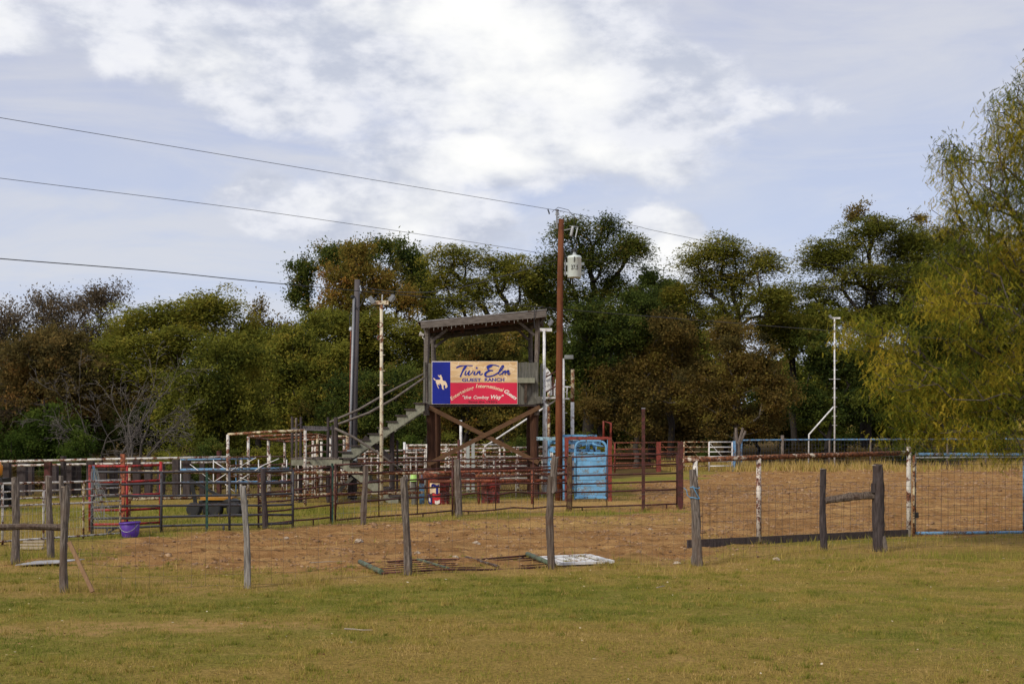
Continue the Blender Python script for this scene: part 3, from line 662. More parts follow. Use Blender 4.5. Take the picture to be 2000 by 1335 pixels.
T('tall_tree', 'tall dark tree with airy left crown behind meter pole', 'tree', 'dark', 82, 640, [(600, 530, 34, 36), (590, 580, 26, 30), (650, 500, 42, 30), (740, 485, 45, 26), (790, 500, 36, 38), (810, 550, 26, 40), (700, 520, 50, 45)], 8, dens=125, leaf=.2, spread=.55, tint=(.5, .2), trunk_py=640)
T('orange_tree', 'orange-brown turning tree rising behind the left light pole', 'tree', 'orange', 76, 710, [(705, 520, 40, 45), (735, 560, 50, 45), (670, 560, 42, 42), (790, 590, 40, 40), (700, 610, 60, 45)], 9, dens=150, leaf=.19, spread=.5, tint=(.6, .18))
T('cypress_tree', 'olive layered cypress directly behind the left light pole', 'tree', 'olive', 70, 690, [(650, 620, 62, 38), (730, 640, 75, 42), (800, 660, 55, 50), (690, 680, 90, 42), (770, 710, 80, 42), (640, 710, 55, 45)], 10, dens=190, flat=.28, spread=.55, tint=(.5, .16))
T('leafy_tree', 'dark green leafy tree behind the wooden stairs', 'tree', 'dark', 60, 740, [(700, 780, 70, 55), (780, 770, 60, 55), (740, 830, 90, 45), (650, 830, 55, 45), (810, 820, 50, 50)], 11, dens=190, leaf=.17, spread=.48, tint=(.48, .2))
T('cypress_tree', 'spreading cypress with bold dark limbs behind tower roof', 'tree', 'olive', 78, 985, [(900, 500, 60, 28), (960, 510, 65, 30), (870, 545, 40, 32), (1010, 540, 40, 30), (930, 560, 70, 26), (880, 600, 50, 26), (1000, 600, 50, 22), (950, 640, 60, 20), (1030, 640, 30, 22)], 12, dens=150, flat=.2, spread=.6, tint=(.52, .15), trunk_py=650, trunk_r=.3)
T('leafy_tree', 'brown-olive bushy tree seen through the open tower', 'tree', 'orange', 66, 900, [(900, 700, 65, 50), (970, 690, 55, 45), (860, 760, 55, 50), (930, 770, 80, 55), (1010, 750, 45, 55), (880, 830, 80, 40), (980, 830, 70, 40)], 13, dens=185, leaf=.17, spread=.48, tint=(.35, .18))
T('tall_tree', 'tallest dark tree directly behind the transformer pole', 'tree', 'dark', 80, 1150, [(1185, 440, 34, 32), (1110, 455, 50, 34), (1220, 480, 48, 34), (1150, 500, 70, 36), (1075, 520, 45, 40), (1100, 580, 55, 40), (1190, 560, 50, 42), (1150, 640, 60, 50), (1240, 480, 28, 24), (1060, 580, 36, 32)], 14, dens=150, leaf=.21, flat=.42, spread=.58, tint=(.62, .18), trunk_py=600, trunk_r=.36)
T('tall_tree', 'dark vine-covered tree right of the transformer pole', 'tree', 'dark', 74, 1170, [(1165, 640, 55, 55), (1140, 710, 45, 60), (1215, 660, 55, 55), (1240, 610, 50, 42), (1180, 760, 60, 50)], 15, dens=200, leaf=.19, spread=.5, tint=(.32, .17))
T('leafy_tree', 'smaller dark tree filling the gap left of round cypress', 'tree', 'dark', 86, 1275, [(1265, 545, 26, 26), (1290, 580, 45, 40), (1240, 570, 30, 34), (1310, 560, 25, 30), (1290, 640, 55, 45)], 16, dens=140, leaf=.2, spread=.5, tint=(.4, .2))
T('cypress_tree', 'round-topped olive cypress right of the transformer pole', 'tree', 'olive', 80, 1440, [(1430, 485, 62, 32), (1375, 510, 46, 34), (1490, 510, 40, 36), (1430, 540, 80, 36), (1350, 570, 42, 32), (1500, 580, 46, 36), (1420, 610, 70, 26), (1530, 620, 40, 30)], 17, dens=150, flat=.24, spread=.58, tint=(.55, .14), trunk_py=640, trunk_r=.28)
T('red_brown_shrub', 'large rusty brown thicket right of the blue chute', 'tree', 'redbr', 74, 1240, [(1200, 740, 60, 45), (1270, 700, 60, 50), (1330, 690, 60, 55), (1170, 800, 55, 45), (1250, 790, 80, 60), (1340, 780, 70, 60), (1290, 650, 50, 40)], 18, dens=190, leaf=.17, spread=.5, bark=M_bkg, tint=(.5, .22))
T('red_brown_shrub', 'brown-green thicket behind the white pipe gate', 'tree', 'redbr', 73, 1430, [(1400, 740, 60, 55), (1460, 710, 60, 55), (1420, 810, 80, 50), (1510, 760, 55, 60), (1500, 830, 60, 40), (1440, 660, 55, 40)], 19, dens=180, leaf=.17, spread=.5, bark=M_bkg, tint=(.55, .22))
T('cypress_tree', 'huge wide dark cypress behind the far white pole', 'tree', 'olive', 84, 1690, [(1650, 480, 60, 32), (1720, 460, 70, 34), (1790, 460, 60, 38), (1610, 500, 42, 30), (1690, 530, 110, 32), (1800, 540, 80, 45), (1600, 570, 50, 28), (1640, 610, 60, 22), (1740, 610, 80, 32), (1850, 500, 60, 50), (1560, 610, 40, 20)], 20, dens=150, flat=.2, spread=.62, tint=(.40, .13), trunk_py=690, trunk_r=.4)
T('red_tree', 'thin reddish twig top poking above the wide cypress', 'tree', 'redbr', 90, 1690, [(1688, 412, 28, 20), (1710, 430, 18, 16), (1665, 425, 14, 12), (1805, 425, 22, 12)], 21, dens=85, leaf=.2, spread=.4, tint=(.7, .2), trunk_r=.1)
T('leafy_tree', 'shadowy dark tree under the wide cypress by the white pole', 'tree', 'dark', 80, 1610, [(1600, 690, 50, 40), (1660, 720, 60, 50), (1580, 770, 50, 50), (1650, 800, 70, 50), (1720, 760, 60, 60)], 22, dens=190, leaf=.19, spread=.5, tint=(.3, .18))
T('leafy_tree', 'dark tree behind the hanging mesquite branches', 'tree', 'dark', 82, 1850, [(1800, 650, 80, 60), (1900, 640, 80, 70), (1820, 760, 90, 70), (1930, 760, 90, 70), (1990, 680, 70, 80)], 23, dens=150, leaf=.22, spread=.55, tint=(.35, .18))
T('leafy_tree', 'olive tree closing the gap left of the far white pole', 'tree', 'olive', 82, 1550, [(1540, 600, 50, 40), (1560, 670, 60, 50), (1510, 650, 50, 45), (1590, 640, 50, 40)], 24, dens=150, leaf=.2, spread=.5, tint=(.38, .15))
T('cypress_tree', 'brownish cypress mass directly above the mesquite tip', 'tree', 'orange', 86, 1810, [(1790, 470, 70, 40), (1850, 470, 60, 50), (1760, 560, 80, 50), (1850, 580, 80, 60), (1920, 540, 80, 80), (1990, 560, 80, 100), (1700, 600, 70, 45)], 25, dens=130, leaf=.2, flat=.3, spread=.58, tint=(.3, .14))
T('leafy_tree', 'olive tree closing the gap between spreading cypress and pole', 'tree', 'olive', 84, 1040, [(1045, 560, 34, 42), (1030, 630, 50, 45), (1070, 660, 40, 40)], 26, dens=140, leaf=.2, spread=.5, tint=(.4, .15))
T('leafy_tree', 'olive tree closing the gap left of the tower roof', 'tree', 'olive', 84, 835, [(830, 570, 36, 50), (845, 640, 45, 45), (820, 520, 22, 25)], 27, dens=140, leaf=.2, spread=.5, tint=(.42, .15))
T('leafy_tree', 'brown-green tree closing the gap right of the vine tree', 'tree', 'dark', 84, 1310, [(1310, 600, 48, 50), (1270, 650, 50, 50), (1350, 650, 45, 50)], 28, dens=140, leaf=.2, spread=.5, tint=(.45, .15))
T('leafy_tree', 'yellow-olive tree beside the small red tree', 'tree', 'olive', 66, 500, [(490, 640, 38, 42), (560, 690, 45, 45), (520, 710, 50, 50), (610, 640, 40, 40)], 29, dens=150, leaf=.18, spread=.5, tint=(.5, .16))
# background filler row far behind so gaps between crowns close as a wood
far = [(-60, 700, 'brown'), (60, 720, 'dark'), (200, 740, 'brown'), (330, 770, 'dark'), (470, 760, 'olive'), (600, 740, 'dark'), (760, 720, 'olive'), (880, 730, 'dark'), (1060, 760, 'olive'), (1200, 720, 'dark'), (1340, 740, 'brown'), (1480, 750, 'dark'), (1600, 770, 'olive'), (1740, 740, 'dark'), (1900, 700, 'olive'), (2060, 660, 'dark')]
wh = ['far left edge', 'behind the green bush', 'behind the left dead tree', 'behind the right dead tree', 'behind the pipe lane frame', 'behind the stair landing', 'behind the left light pole', 'behind the painted sign', 'behind the transformer pole foot', 'behind the tall red post', 'behind the white pipe gate', 'behind the forked post', 'left of the far white pole', 'right of the far white pole', 'behind the mesquite', 'at the far right edge']
PROTO = {}
def shared(key, make, loc, scale, rz, name, label, cat, group):
    """the first of a kind is built, the others are copies sharing its meshes"""
    if key not in PROTO:
        PROTO[key] = make(); src = PROTO[key]; o = src
    else:
        src = PROTO[key]; o = src.copy(); COL.objects.link(o)
        for chd in src.children: c = chd.copy(); COL.objects.link(c); c.parent = o; c.matrix_parent_inverse.identity()
    o.name = name; o.location = loc; o.scale = scale; o.rotation_euler = (0, 0, rz); tag(o, label, cat, group); return o
for i, ((px, top, kd), w_) in enumerate(zip(far, wh)):
    Yq = 92 + (i * 37 % 5) * 1.5 if px > 560 else 76 + (i % 3); hgt_ = (HY - top) / FP * Yq + EYE
    shared('thicket' + kd, lambda: tree('thicket_tree', 'x', 'tree', kd, 90, 1000, [(970, 775, 60, 50), (1045, 785, 60, 55), (1000, 830, 85, 45)], 60 + i, dens=135, leaf=.24, spread=.6, tint=(.36, .16)),
           (X(px, Yq), Yq, 0), (1.05, 1.05, hgt_ / 6.5), i * 2.4, 'thicket_tree', f'low background tree in the dark thicket {w_}', 'tree', TG)
BACK = ['beyond the left edge', 'beyond the half bare tree', 'beyond the left cypress', 'beyond the small red tree', 'left of the meter pole top', 'left of the tower roof', 'seen through the open tower', 'left of the brown pole', 'right of the brown pole', 'beyond the rusty thicket', 'beyond the round cypress', 'right of the round cypress', 'at the tall white pole', 'beyond the mesquite tip', 'beyond the right edge']
for i, (px, top) in enumerate([(-20, 640), (150, 650), (290, 660), (520, 650), (640, 640), (830, 640), (960, 660), (1070, 650), (1180, 640), (1300, 640), (1420, 670), (1540, 690), (1650, 670), (1780, 650), (1950, 640)]):
    Yq = 104 + (i * 29 % 7); hgt_ = (HY - top) / FP * Yq + EYE; kd = ['dark', 'olive', 'brown', 'olive'][i % 4]
    shared('thicket' + kd, None, (X(px, Yq), Yq, 0.1), (1.6, 1.6, hgt_ / 6.5), i * 1.7, 'thicket_tree', ['dark', 'olive', 'brownish', 'olive'][i % 4] + ' back-row tree of the wood ' + BACK[i], 'tree', TG)
# understorey bushes in front of the wood
BG = 'bushes at the foot of the wood'
for i, (px, Y, top, hw, kd, lb) in enumerate([(90, 48, 770, 95, 'bush', 'fresh green feathery bush at left behind tie fence'), (150, 44, 825, 60, 'bush', 'lower green bush between left bush and dead tree'), (-20, 47, 790, 70, 'bush', 'green bush cut by the left photo edge'),
        (330, 54, 850, 60, 'olive', 'olive underbrush right of the dead trees'), (430, 52, 845, 70, 'dark', 'dark underbrush behind the white pipe lane'), (540, 53, 830, 60, 'olive', 'olive underbrush left of the landing'), (640, 56, 820, 55, 'bush', 'greenish bush behind the landing posts'), (790, 56, 840, 60, 'bush', 'green bush behind the dark stair post'),
        (900, 58, 838, 70, 'olive', 'olive bush behind the tower legs'), (1000, 60, 845, 60, 'dark', 'dark bush behind the right tower leg'), (1130, 68, 835, 60, 'olive', 'olive bush behind the blue chute'), (1560, 75, 850, 45, 'brown', 'brown brush along the blue arena fence'), (1680, 75, 862, 55, 'brown', 'dry brush right of the far white pole'), (1780, 76, 858, 60, 'dark', 'dark brush below the mesquite branches'), (1380, 70, 868, 30, 'bush', 'small fresh green bush behind white gate'), (1940, 76, 850, 70, 'dark', 'dark brush at the right photo edge'), (30, 42, 893, 70, 'brown', 'low brown brush behind the leftmost ties'), (140, 42.5, 890, 65, 'dark', 'low dark brush behind the ties left of red gate'), (250, 42, 890, 65, 'brown', 'low brown brush behind the red gate'), (350, 43, 888, 60, 'dark', 'low dark brush behind the tallest tie'), (450, 44, 890, 60, 'brown', 'low brown brush behind the braced blue gate'), (560, 46, 885, 60, 'dark', 'low dark brush behind the landing'), (690, 49, 880, 55, 'brown', 'low brush behind the meter pole foot')]):
    hb = HY + EYE * FP / Y; hm = (hb - top) / FP * Y; wm = hw / FP * Y
    if i == 0: BUSH = {}
    # a proto bush is about 2.2 m tall and 2.6 m wide
    shared('bush' + kd, lambda: tree('bush', 'x', 'bush', kd, 50, 1000, [(975, 895, 36, 44), (1028, 900, 36, 42), (1000, 880, 32, 48), (1000, 915, 50, 26)], 90 + i, dens=300, leaf=.105, spread=.26, tint=(.45, .18), trunk_r=.05),
           (X(px, Y), Y, 0), (wm / 1.25, wm / 1.25, hm / 2.35), i * 1.9, 'bush', lb, 'bush', BG)
bare_tree('bare_tree', 'leafless grey forked tree at left, the taller one', 46, 203, 690, 5, 60, 3, M_bkg, group='leafless trees behind the tie fence')
bare_tree('bare_tree', 'leafless grey tree fanning to the right from its foot', 45, 250, 730, 12, 75, 4, M_bkg, lean=.22, group='leafless trees behind the tie fence')


# ------------------------------------------------------------------ near mesquite at the right
def mesquite():
    q = np.random.default_rng(404); Y = 19.5; bx, by = 10.6, 20.5; org = Vector((bx, by, 0))
    s = Y / FP
    lob = [(1960, 330, 90, 130), (1900, 400, 70, 60), (2060, 260, 120, 170), (1990, 520, 160, 110), (1860, 610, 130, 70), (1740, 650, 95, 50), (1790, 740, 105, 75), (1900, 760, 130, 90), (2030, 700, 150, 130), (1800, 830, 85, 48), (1930, 850, 120, 42), (2150, 450, 200, 260), (2250, 650, 200, 220), (2080, 840, 120, 50), (1885, 300, 40, 60), (1930, 450, 80, 70), (1975, 240, 60, 80), (1860, 520, 60, 45), (2010, 400, 90, 110)]
    pts = []
    for (cx, cyy, rx, ry) in lob:
        a, b = rx * s, ry * s; n = int(100 * (a * b) ** .75) + 14
        c = np.array([X(cx, Y) - bx, Y - by + q.uniform(-.3, .7), Z(cyy, Y)]); v = rand_dirs(q, n); pts.append(c + v * (q.random(n) ** .45)[:, None] * np.array([a, max(.5, a * .8), b]))
    pts = np.concatenate(pts); pts = pts[pts[:, 2] > 1.25]
    P0, P1, R0, R1 = skeleton(q, pts, np.array([0, 0, -.2]), np.array([-.4, -.2, 2.2]), .15, rmin=.005, kink=.16)
    root = thing('mesquite_tree', 'feathery yellow-green mesquite tree reaching in from right edge', 'tree', org)
    V, F = tubes_np(P0, P1, R0, R1, 6); me = np_mesh('trunk', V, [F]); me.polygons.foreach_set('use_smooth', np.ones(len(F), bool)); link('trunk', me, M_bkb, root)
    # drooping compound leaves: fronds of thin leaflets
    ppx = CX + FP * (pts[:, 0] + bx) / (pts[:, 1] + by); nf = np.where(ppx > 2250, 13, np.where(pts[:, 2] > 4.2, 20, 27)); base = np.repeat(pts, nf, 0); n = len(base); ct = np.repeat(q.normal(0, .22, len(pts)) + .24 * np.sin(pts[:, 0] * 3.1 + 1) * np.sin(pts[:, 2] * 3.7), nf)
    base = base + q.normal(0, .11, (n, 3)); d = rand_dirs(q, n); d[:, 2] = -np.abs(d[:, 2]) * .7 - .25; d /= np.linalg.norm(d, axis=1, keepdims=True); Lf = q.uniform(.06, .14, n)
    k = 12; t = (np.arange(k) // 2 + 1) / (k / 2); side = np.where(np.arange(k) % 2 == 0, 1., -1.)
    ax = np.cross(d, rand_dirs(q, n)); ax /= np.linalg.norm(ax, axis=1, keepdims=True)
    o = base[:, None] + d[:, None] * (Lf[:, None] * t[None])[..., None]; o[..., 2] -= (Lf[:, None] * t[None] ** 2) * .25
    ld = d[:, None] * .55 + ax[:, None] * side[None, :, None] + q.normal(0, .15, (n, k, 3)); ld /= np.linalg.norm(ld, axis=2, keepdims=True)
    wv = np.cross(ld, d[:, None]); wv = np.cross(d[:, None] + 0 * ld, ld); ln = q.uniform(.016, .030, (n, k, 1)); wd = np.cross(ld, rand_dirs(q, n)[:, None]); wd /= np.linalg.norm(wd, axis=2, keepdims=True) + 1e-9
    a = o - wd * .0056; b = o + wd * .0056; c = o + ld * ln
    V = np.stack([a, b, c], 2).reshape(-1, 3); F = np.arange(len(V)).reshape(-1, 3)
    hgt_t = .0
    tn = np.clip(.46 + ct + q.normal(0, .10, n), 0, 1); T_ = np.repeat(tn, k * 3)
    me = np_mesh('crown', V, [F]); attr(me, 'tint', T_); link('crown', me, M_leaf['mesq'], root)
mesquite()
# ------------------------------------------------------------------ fence building blocks
def gnarl(p0, p1, r0, r1, seed, rings=14, n=10, rough=.13, bend=.009):
    """a rough round cedar post"""
    q = np.random.default_rng(seed); p0 = Vector(p0); p1 = Vector(p1); mb = MB(); d = p1 - p0; L = d.length; d.normalize()
    ref = Vector((1, 0, 0)) if abs(d.x) < .8 else Vector((0, 0, 1)); a = d.cross(ref).normalized(); c = d.cross(a); ph = q.uniform(0, 6.3, 3)
    lob = 1 + q.normal(0, rough, n)
    for i in range(rings):
        t = i / (rings - 1); ctr = p0 + d * (L * t) + a * (bend * math.sin(ph[0] + 4 * t) * L) + c * (bend * math.sin(ph[1] + 5 * t) * L)
        r = r0 + (r1 - r0) * t; r *= 1 + .07 * math.sin(ph[2] + 9 * t)
        for k in range(n):
            an = 2 * math.pi * k / n; rr = r * lob[k] * (1 + q.normal(0, rough * .5))
            mb.v.append(ctr + (a * math.cos(an) + c * math.sin(an)) * rr + (d * q.normal(0, .012) if i in (0, rings - 1) else Vector()))
    for i in range(rings - 1):
        for k in range(n): mb.f.append([i*n + k, i*n + (k+1) % n, (i+1)*n + (k+1) % n, (i+1)*n + k])
    mb.f.append(list(range(n))[::-1]); mb.f.append([(rings-1)*n + k for k in range(n)])
    return mb
def post(root, px, by, ty, w, seed, mat=None, top=None, name='post', cut=False, label=None):
    Y = GY(by); b = P(px, by, Y); t = P(top if top is not None else px, ty, Y); r = w / 2 * Y / FP * 1.0
    o = gnarl(b - Vector((0, 0, .15)), t, r * 1.08, r * .92, seed).build(name, mat or M_cedar, root, loc=None if root else b)
    if cut:
        c = MB(); c.lathe(t + Vector((0, 0, -.004)), [(r * .86, 0), (r * .8, .008)], 9); c.build('cut_end', M_cedar2, o)
    if label: o['label'] = label
    return o
def wire_mesh(root, a, b, z0, z1, dx, dz, r=.0016, mat=None, sag=0.0, seed=0, ttop=None):
    """welded wire between two ground points: one part, too fine to pick apart"""
    a = np.array(a[:2], float); b = np.array(b[:2], float); L = np.linalg.norm(b - a); q = np.random.default_rng(seed + 5)
    P0, P1 = [], []; nz = max(2, int(round((z1 - z0) / dz))); nx = max(2, int(round(L / dx)))
    def wob(t, z): return .012 * math.sin(9 * t + seed) + .008 * math.sin(23 * t + z * 7 + seed)
    pt = lambda t, z: np.array([*(a + (b - a) * t), z + (wob(t, z) if sag else 0) - sag * 4 * t * (1 - t) * (z / max(z1, .1))])
    zs = [z0 + (z1 - z0) * k / nz for k in range(nz + 1)]
    seg = 6 if sag else 1
    for z in zs:
        for i in range(seg): P0.append(pt(i / seg, z)); P1.append(pt((i + 1) / seg, z))
    for i in range(nx + 1): P0.append(pt(i / nx, z0)); P1.append(pt(i / nx, z1))
    V, F = tubes_np(np.array(P0), np.array(P1), np.full(len(P0), r), np.full(len(P0), r), 3)
    V = V - np.array(origin_of(root)[:]); me = np_mesh('wire_mesh', V, [F]); return link('wire_mesh', me, mat or M_wire, root, 'stuff')
def lerp(a, b, t): return a + (b - a) * t
def pipe(root, name, pts, r, mat, n=7): return MB().tube(pts, r, n).build(name, mat, root, smooth=True)
def panel(name, label, cat, a, b, zs, ups, mat, r=.021, upmat=None, foot=(), wob=0.0, seed=0, group=None, top_extra=.0, thin=(), round_top=False, base=-.02):
    """pipe corral panel between ground points a and b; zs: rail heights (left, right); ups: upright fractions"""
    a = Vector(a); b = Vector(b); q = random.Random(seed); root = thing(name, label, cat, a, group)
    for z in zs:
        z0, z1 = z if isinstance(z, tuple) else (z, z); pts = []
        ns = 6 if wob else 1
        for i in range(ns + 1):
            t = i / ns; p = lerp(a, b, t); pts.append(Vector((p.x, p.y, lerp(z0, z1, t) + (q.uniform(-wob, wob) if 0 < i < ns else 0))))
        pipe(root, 'rail', pts, r, mat)
    zt = max(z[0] if isinstance(z, tuple) else z for z in zs); zt1 = max(z[1] if isinstance(z, tuple) else z for z in zs)
    for t in ups:
        p = lerp(a, b, t); rr = r * (.62 if t in thin else 1.12); dy = Vector((0, -.012 if t in thin else .0, 0)); z_ = lerp(zt, zt1, t) + top_extra * (t not in thin)
        lo = base if t not in thin else lerp(zs[-1][0] if isinstance(zs[-1], tuple) else zs[-1], zs[-1][1] if isinstance(zs[-1], tuple) else zs[-1], t)
        pipe(root, 'upright', [Vector((p.x, p.y, lo)) + dy, Vector((p.x, p.y, z_)) + dy], rr, upmat or mat)
    zl0, zl1 = zs[-1] if isinstance(zs[-1], tuple) else (zs[-1], zs[-1])
    for t in foot:
        p = lerp(a, b, t); pipe(root, 'foot', [Vector((p.x, p.y, -.03)), Vector((p.x, p.y, lerp(zl0, zl1, t)))], r * .9, mat)
    return root

# ------------------------------------------------------------------ front cedar and woven wire fence
FENCE = [(-60, 1160), (125, 1158), (482, 1150), (793, 1125), (1078, 1112), (1358, 1104), (1608, 1077), (1714, 1076), (2070, 1062)]
fr = thing('wire_fence', 'woven wire fence on rough cedar posts across the foreground', 'fence', G(793, 1125))
post(fr, 126, 1158, 950, 15, 1, cut=True, label='stout cedar post with a second stub behind its top')
post(fr, 121, 1152, 929, 9, 2, name='post')
post(fr, 486, 1150, 950, 14, 3, mat=mat_wood('lichen_white_cedar', (.10, .085, .075), (.30, .28, .26), (.46, .44, .42)), top=474, cut=True, label='whitish lichen-streaked leaning post')
post(fr, 795, 1125, 933, 14, 4, top=790, cut=True)
o = post(fr, 1076, 1112, 928, 15, 5, mat=M_bark, top=1075, label='split post with a narrow raised spur')
Yp = GY(1112); gnarl(P(1080, 960, Yp), P(1084, 893, Yp), .045, .04, 55, rings=5).build('spur', M_cedar, o)
o = post(fr, 1361, 1104, 917, 16, 6, top=1355, label='grey post wrapped with blue twine')
Yp = GY(1104)
tw = MB(); c0 = P(1357, 952, Yp)
for k in range(2):
    tw.tube([c0 + Vector((math.cos(t) * .066, math.sin(t) * .066, -.14 * k * 1.0 + .01 * math.sin(2 * t))) for t in np.linspace(0, 6.283, 13)], .007, 5)
tw.tube([c0 + Vector((-.06, -.05, -.14)), c0 + Vector((-.11, -.06, -.10)), c0 + Vector((-.12, -.06, -.03)), c0 + Vector((-.16, -.05, .0))], .006, 5)
tw.tube([c0 + Vector((.05, -.06, -.14)), c0 + Vector((.0, -.08, -.05)), c0 + Vector((-.04, -.07, .03))], .006, 5)
tw.build('twine', M_brope, o)
gnarl(P(1366, 1100, Yp) + Vector((0, -.05, -.1)), P(1364, 1048, Yp) + Vector((0, -.05, 0)), .045, .03, 66, rings=5).build('split_foot', M_cedar, o)
post(fr, 1609, 1077, 915, 13, 7, top=1606, mat=M_tie, cut=True)
o = post(fr, 1718, 1076, 908, 22, 8, top=1712, mat=M_tie, cut=True, label='thick dark cedar post of the brace, right one')
Yp = GY(1076); gnarl(P(1726, 1072, Yp) + Vector((0, -.07, -.05)), P(1724, 1045, Yp) + Vector((0, -.07, 0)), .05, .025, 77, rings=4).build('knot', M_cedar, o)
MB().box(P(1703, 952, Yp) + Vector((0, -.06, 0)), (.05, .06, .15)).build('hanging_block', M_tie, o)
gnarl(P(1612, 976, GY(1077)), P(1708, 966, GY(1076)), .055, .06, 9, bend=.01).build('brace_rail', M_bark, fr)
gnarl(P(-60, 1028, 14.55), P(122, 1029, 14.55), .036, .040, 10, bend=.008).build('brace_rail', M_bark, fr)
for i in range(1, len(FENCE) - 1):
    a, b = G(*FENCE[i]), G(*FENCE[i + 1]); wire_mesh(fr, a, b, .04, .86, .155, .13, .0016, sag=.03, seed=i)
    pts = [lerp(a, b, t) + Vector((0, 0, 1.02 - .03 * 4 * t * (1 - t))) for t in (0, .25, .5, .75, 1)]
    pipe(fr, 'top_wire', pts, .0026, M_wire, 4)
o = MB().beam(P(135, 1058, 14.42), P(181, 1155, 14.25), .03, .042, up=(1, 0, 0)).build('prop_board', mat_wood('tan_board', (.20, .115, .06), (.28, .17, .095), (.22, .13, .075)), None, loc=G(150, 1157))
tag(o, 'brown board leaning against the leftmost front post', 'board')
# short return fence at the left
lf = thing('wire_fence', 'short wire fence on two grey posts at left edge', 'fence', G(95, 1090))
post(lf, 97, 1090, 930, 14, 21, top=95); post(lf, 32, 1103, 932, 13, 22, top=29)
wire_mesh(lf, G(96, 1090), G(31, 1103), .03, .85, .15, .14, .0014, sag=.02, seed=3); wire_mesh(lf, G(31, 1103), G(-60, 1120), .03, .85, .15, .14, .0014, sag=.02, seed=4)
o = MB().prism([(0, 0), (.55, .1), (.80, .42), (.15, .36)], G(30, 1108) + Vector((0, 0, .03)), (1, 0, .03), (0, 1, .04), .012).build('metal_sheet', M_sheet, None, loc=G(60, 1100)); tag(o, 'pale grey metal sheet lying behind the left posts', 'sheet')
mb = MB()
for k in range(3): mb.box(G(58 + k * 4, 1072 - k * 2) + Vector((0, 0, .02 + k * .035)), (.42 - .05 * k, .10, .03), .1 * k)
o = mb.build('board_pile', mat_wood('beige_board', (.36, .29, .2), (.44, .36, .26), (.3, .24, .17)), None, loc=G(60, 1072)); tag(o, 'small pile of beige boards in the grass at left', 'boards')
# dry forked weed by the left prop
mb = MB(); c = G(188, 1125)
for (dx, h, lean) in ((0, .34, .06), (.02, .30, -.07), (-.02, .22, .02), (.03, .24, .12)):
    mb.tube([c, c + Vector((dx + lean * .4, 0, h * .5)), c + Vector((dx + lean * 1.3, 0, h))], [.004, .003, .006], 5)
tag(mb.build('dry_weed', mat_plain('straw_stem', (.34, .22, .09), .9), None, loc=c), 'dry forked weed stalk right of the leaning board', 'weed')

# ------------------------------------------------------------------ rusty rail with mesh and blue gate at the right
def on(px, x0=2.95, y0=20.6, sl=.545):       # point of the pipe-rail line under a photo column
    k = (px - CX) / FP; Y = (y0 - sl * x0) / (1 - sl * k); return Vector((k * Y, Y, 0))
rr_ = thing('rail_fence', 'thick rusty pipe rail fence with wire mesh right of centre', 'fence', on(1482))
a, b = on(1335), on(1772)
pipe(rr_, 'top_rail', [on(1335) + Vector((0, 0, 1.40)), on(1482) + Vector((0, 0, 1.435)), on(1640) + Vector((0, 0, 1.465)), on(1772) + Vector((0, 0, 1.49))], .043, M_rail, 10)
for px in (1358, 1482, 1775): pipe(rr_, 'post', [on(px) + Vector((0, .0, -.1)), on(px) + Vector((0, 0, 1.42 if px < 1700 else 1.60))], .042, mat_rust('red_white_rusty_post', (.60, .53, .46), (.27, .10, .06), .46) if px == 1482 else M_white, 9)
pipe(rr_, 'latch_pipe', [on(1783) + Vector((0, -.05, .0)), on(1783) + Vector((0, -.05, 1.45))], .022, M_yellw)
MB().box(on(1786) + Vector((.01, -.09, .38)), (.06, .05, .10)).build('latch_box', M_black, rr_)
MB().beam(on(1342) + Vector((0, -.02, .05)), on(1772) + Vector((0, -.02, .05)), .03, .15).build('bottom_board', M_tie, rr_)
wire_mesh(rr_, on(1358), on(1772), .1, 1.0, .15, .15, .0024, sag=.02, seed=8)
gt = thing('mesh_gate', 'wide gate of blue pipes and square wire mesh at right', 'gate', on(1790))
ga = on(1788); gb = ga + Vector((4.2, .75, 0)); 
for z, r in ((1.46, .03), (.05, .028)): pipe(gt, 'rail', [ga + Vector((0, 0, z)), lerp(ga, gb, .5) + Vector((0, 0, z - .012)), gb + Vector((0, 0, z + .02))], r, M_bluep)
pipe(gt, 'rail', [ga + Vector((0, 0, 1.40)), gb + Vector((0, 0, 1.41))], .017, M_galv)
for t in (0.0, .5, 1.0): pipe(gt, 'upright', [lerp(ga, gb, t) + Vector((0, .02, .03)), lerp(ga, gb, t) + Vector((0, .02, 1.46))], .02, M_white if t == 0 else M_bluep)
wire_mesh(gt, ga, gb, .06, 1.43, .125, .15, .0028, mat_rust('brown_mesh', (.11, .085, .08), (.12, .07, .05), .5), seed=9)

# ------------------------------------------------------------------ corral panels
PG = 'portable pipe corral panels'
root = panel('corral_panel', 'charcoal six-rail pipe panel behind the purple tub', 'panel', G(180, 1043), G(572, 1031), [(1.135, 1.12), (.905, .885), (.69, .67), (.49, .46), (.29, .26), (.12, .10)], (0, .33, .67, 1), M_bpipe, r=.023, wob=.018, seed=4, group=PG, round_top=True, foot=(.07, .64))
o = MB().tube([G(228, 1040) + Vector((.02, -.02, .11)), G(203, 1045) + Vector((0, -.1, -.01))], .018, 6).build('bent_foot', M_bpipe, root)
panel('corral_panel', 'short dark rust panel joining the charcoal one', 'panel', G(505, 1031), G(646, 1023), [(1.05, 1.16), (.86, .97), (.67, .78), (.49, .58), (.30, .39), (.08, .14)], (0, 1), M_drust, r=.018, wob=.008, seed=5, group=PG, foot=(.75,))
o = panel('corral_panel', 'dark rust panel before the lower stairs', 'panel', G(655, 1020), G(884, 1005), [(1.19, 1.255), (.98, 1.06), (.78, .86), (.58, .66), (.39, .46), (.05, .10)], (0, .35, .68, 1), M_drust, r=.019, wob=.012, seed=6, group=PG, foot=(.1, .73), thin=(.35, .68), top_extra=.03)
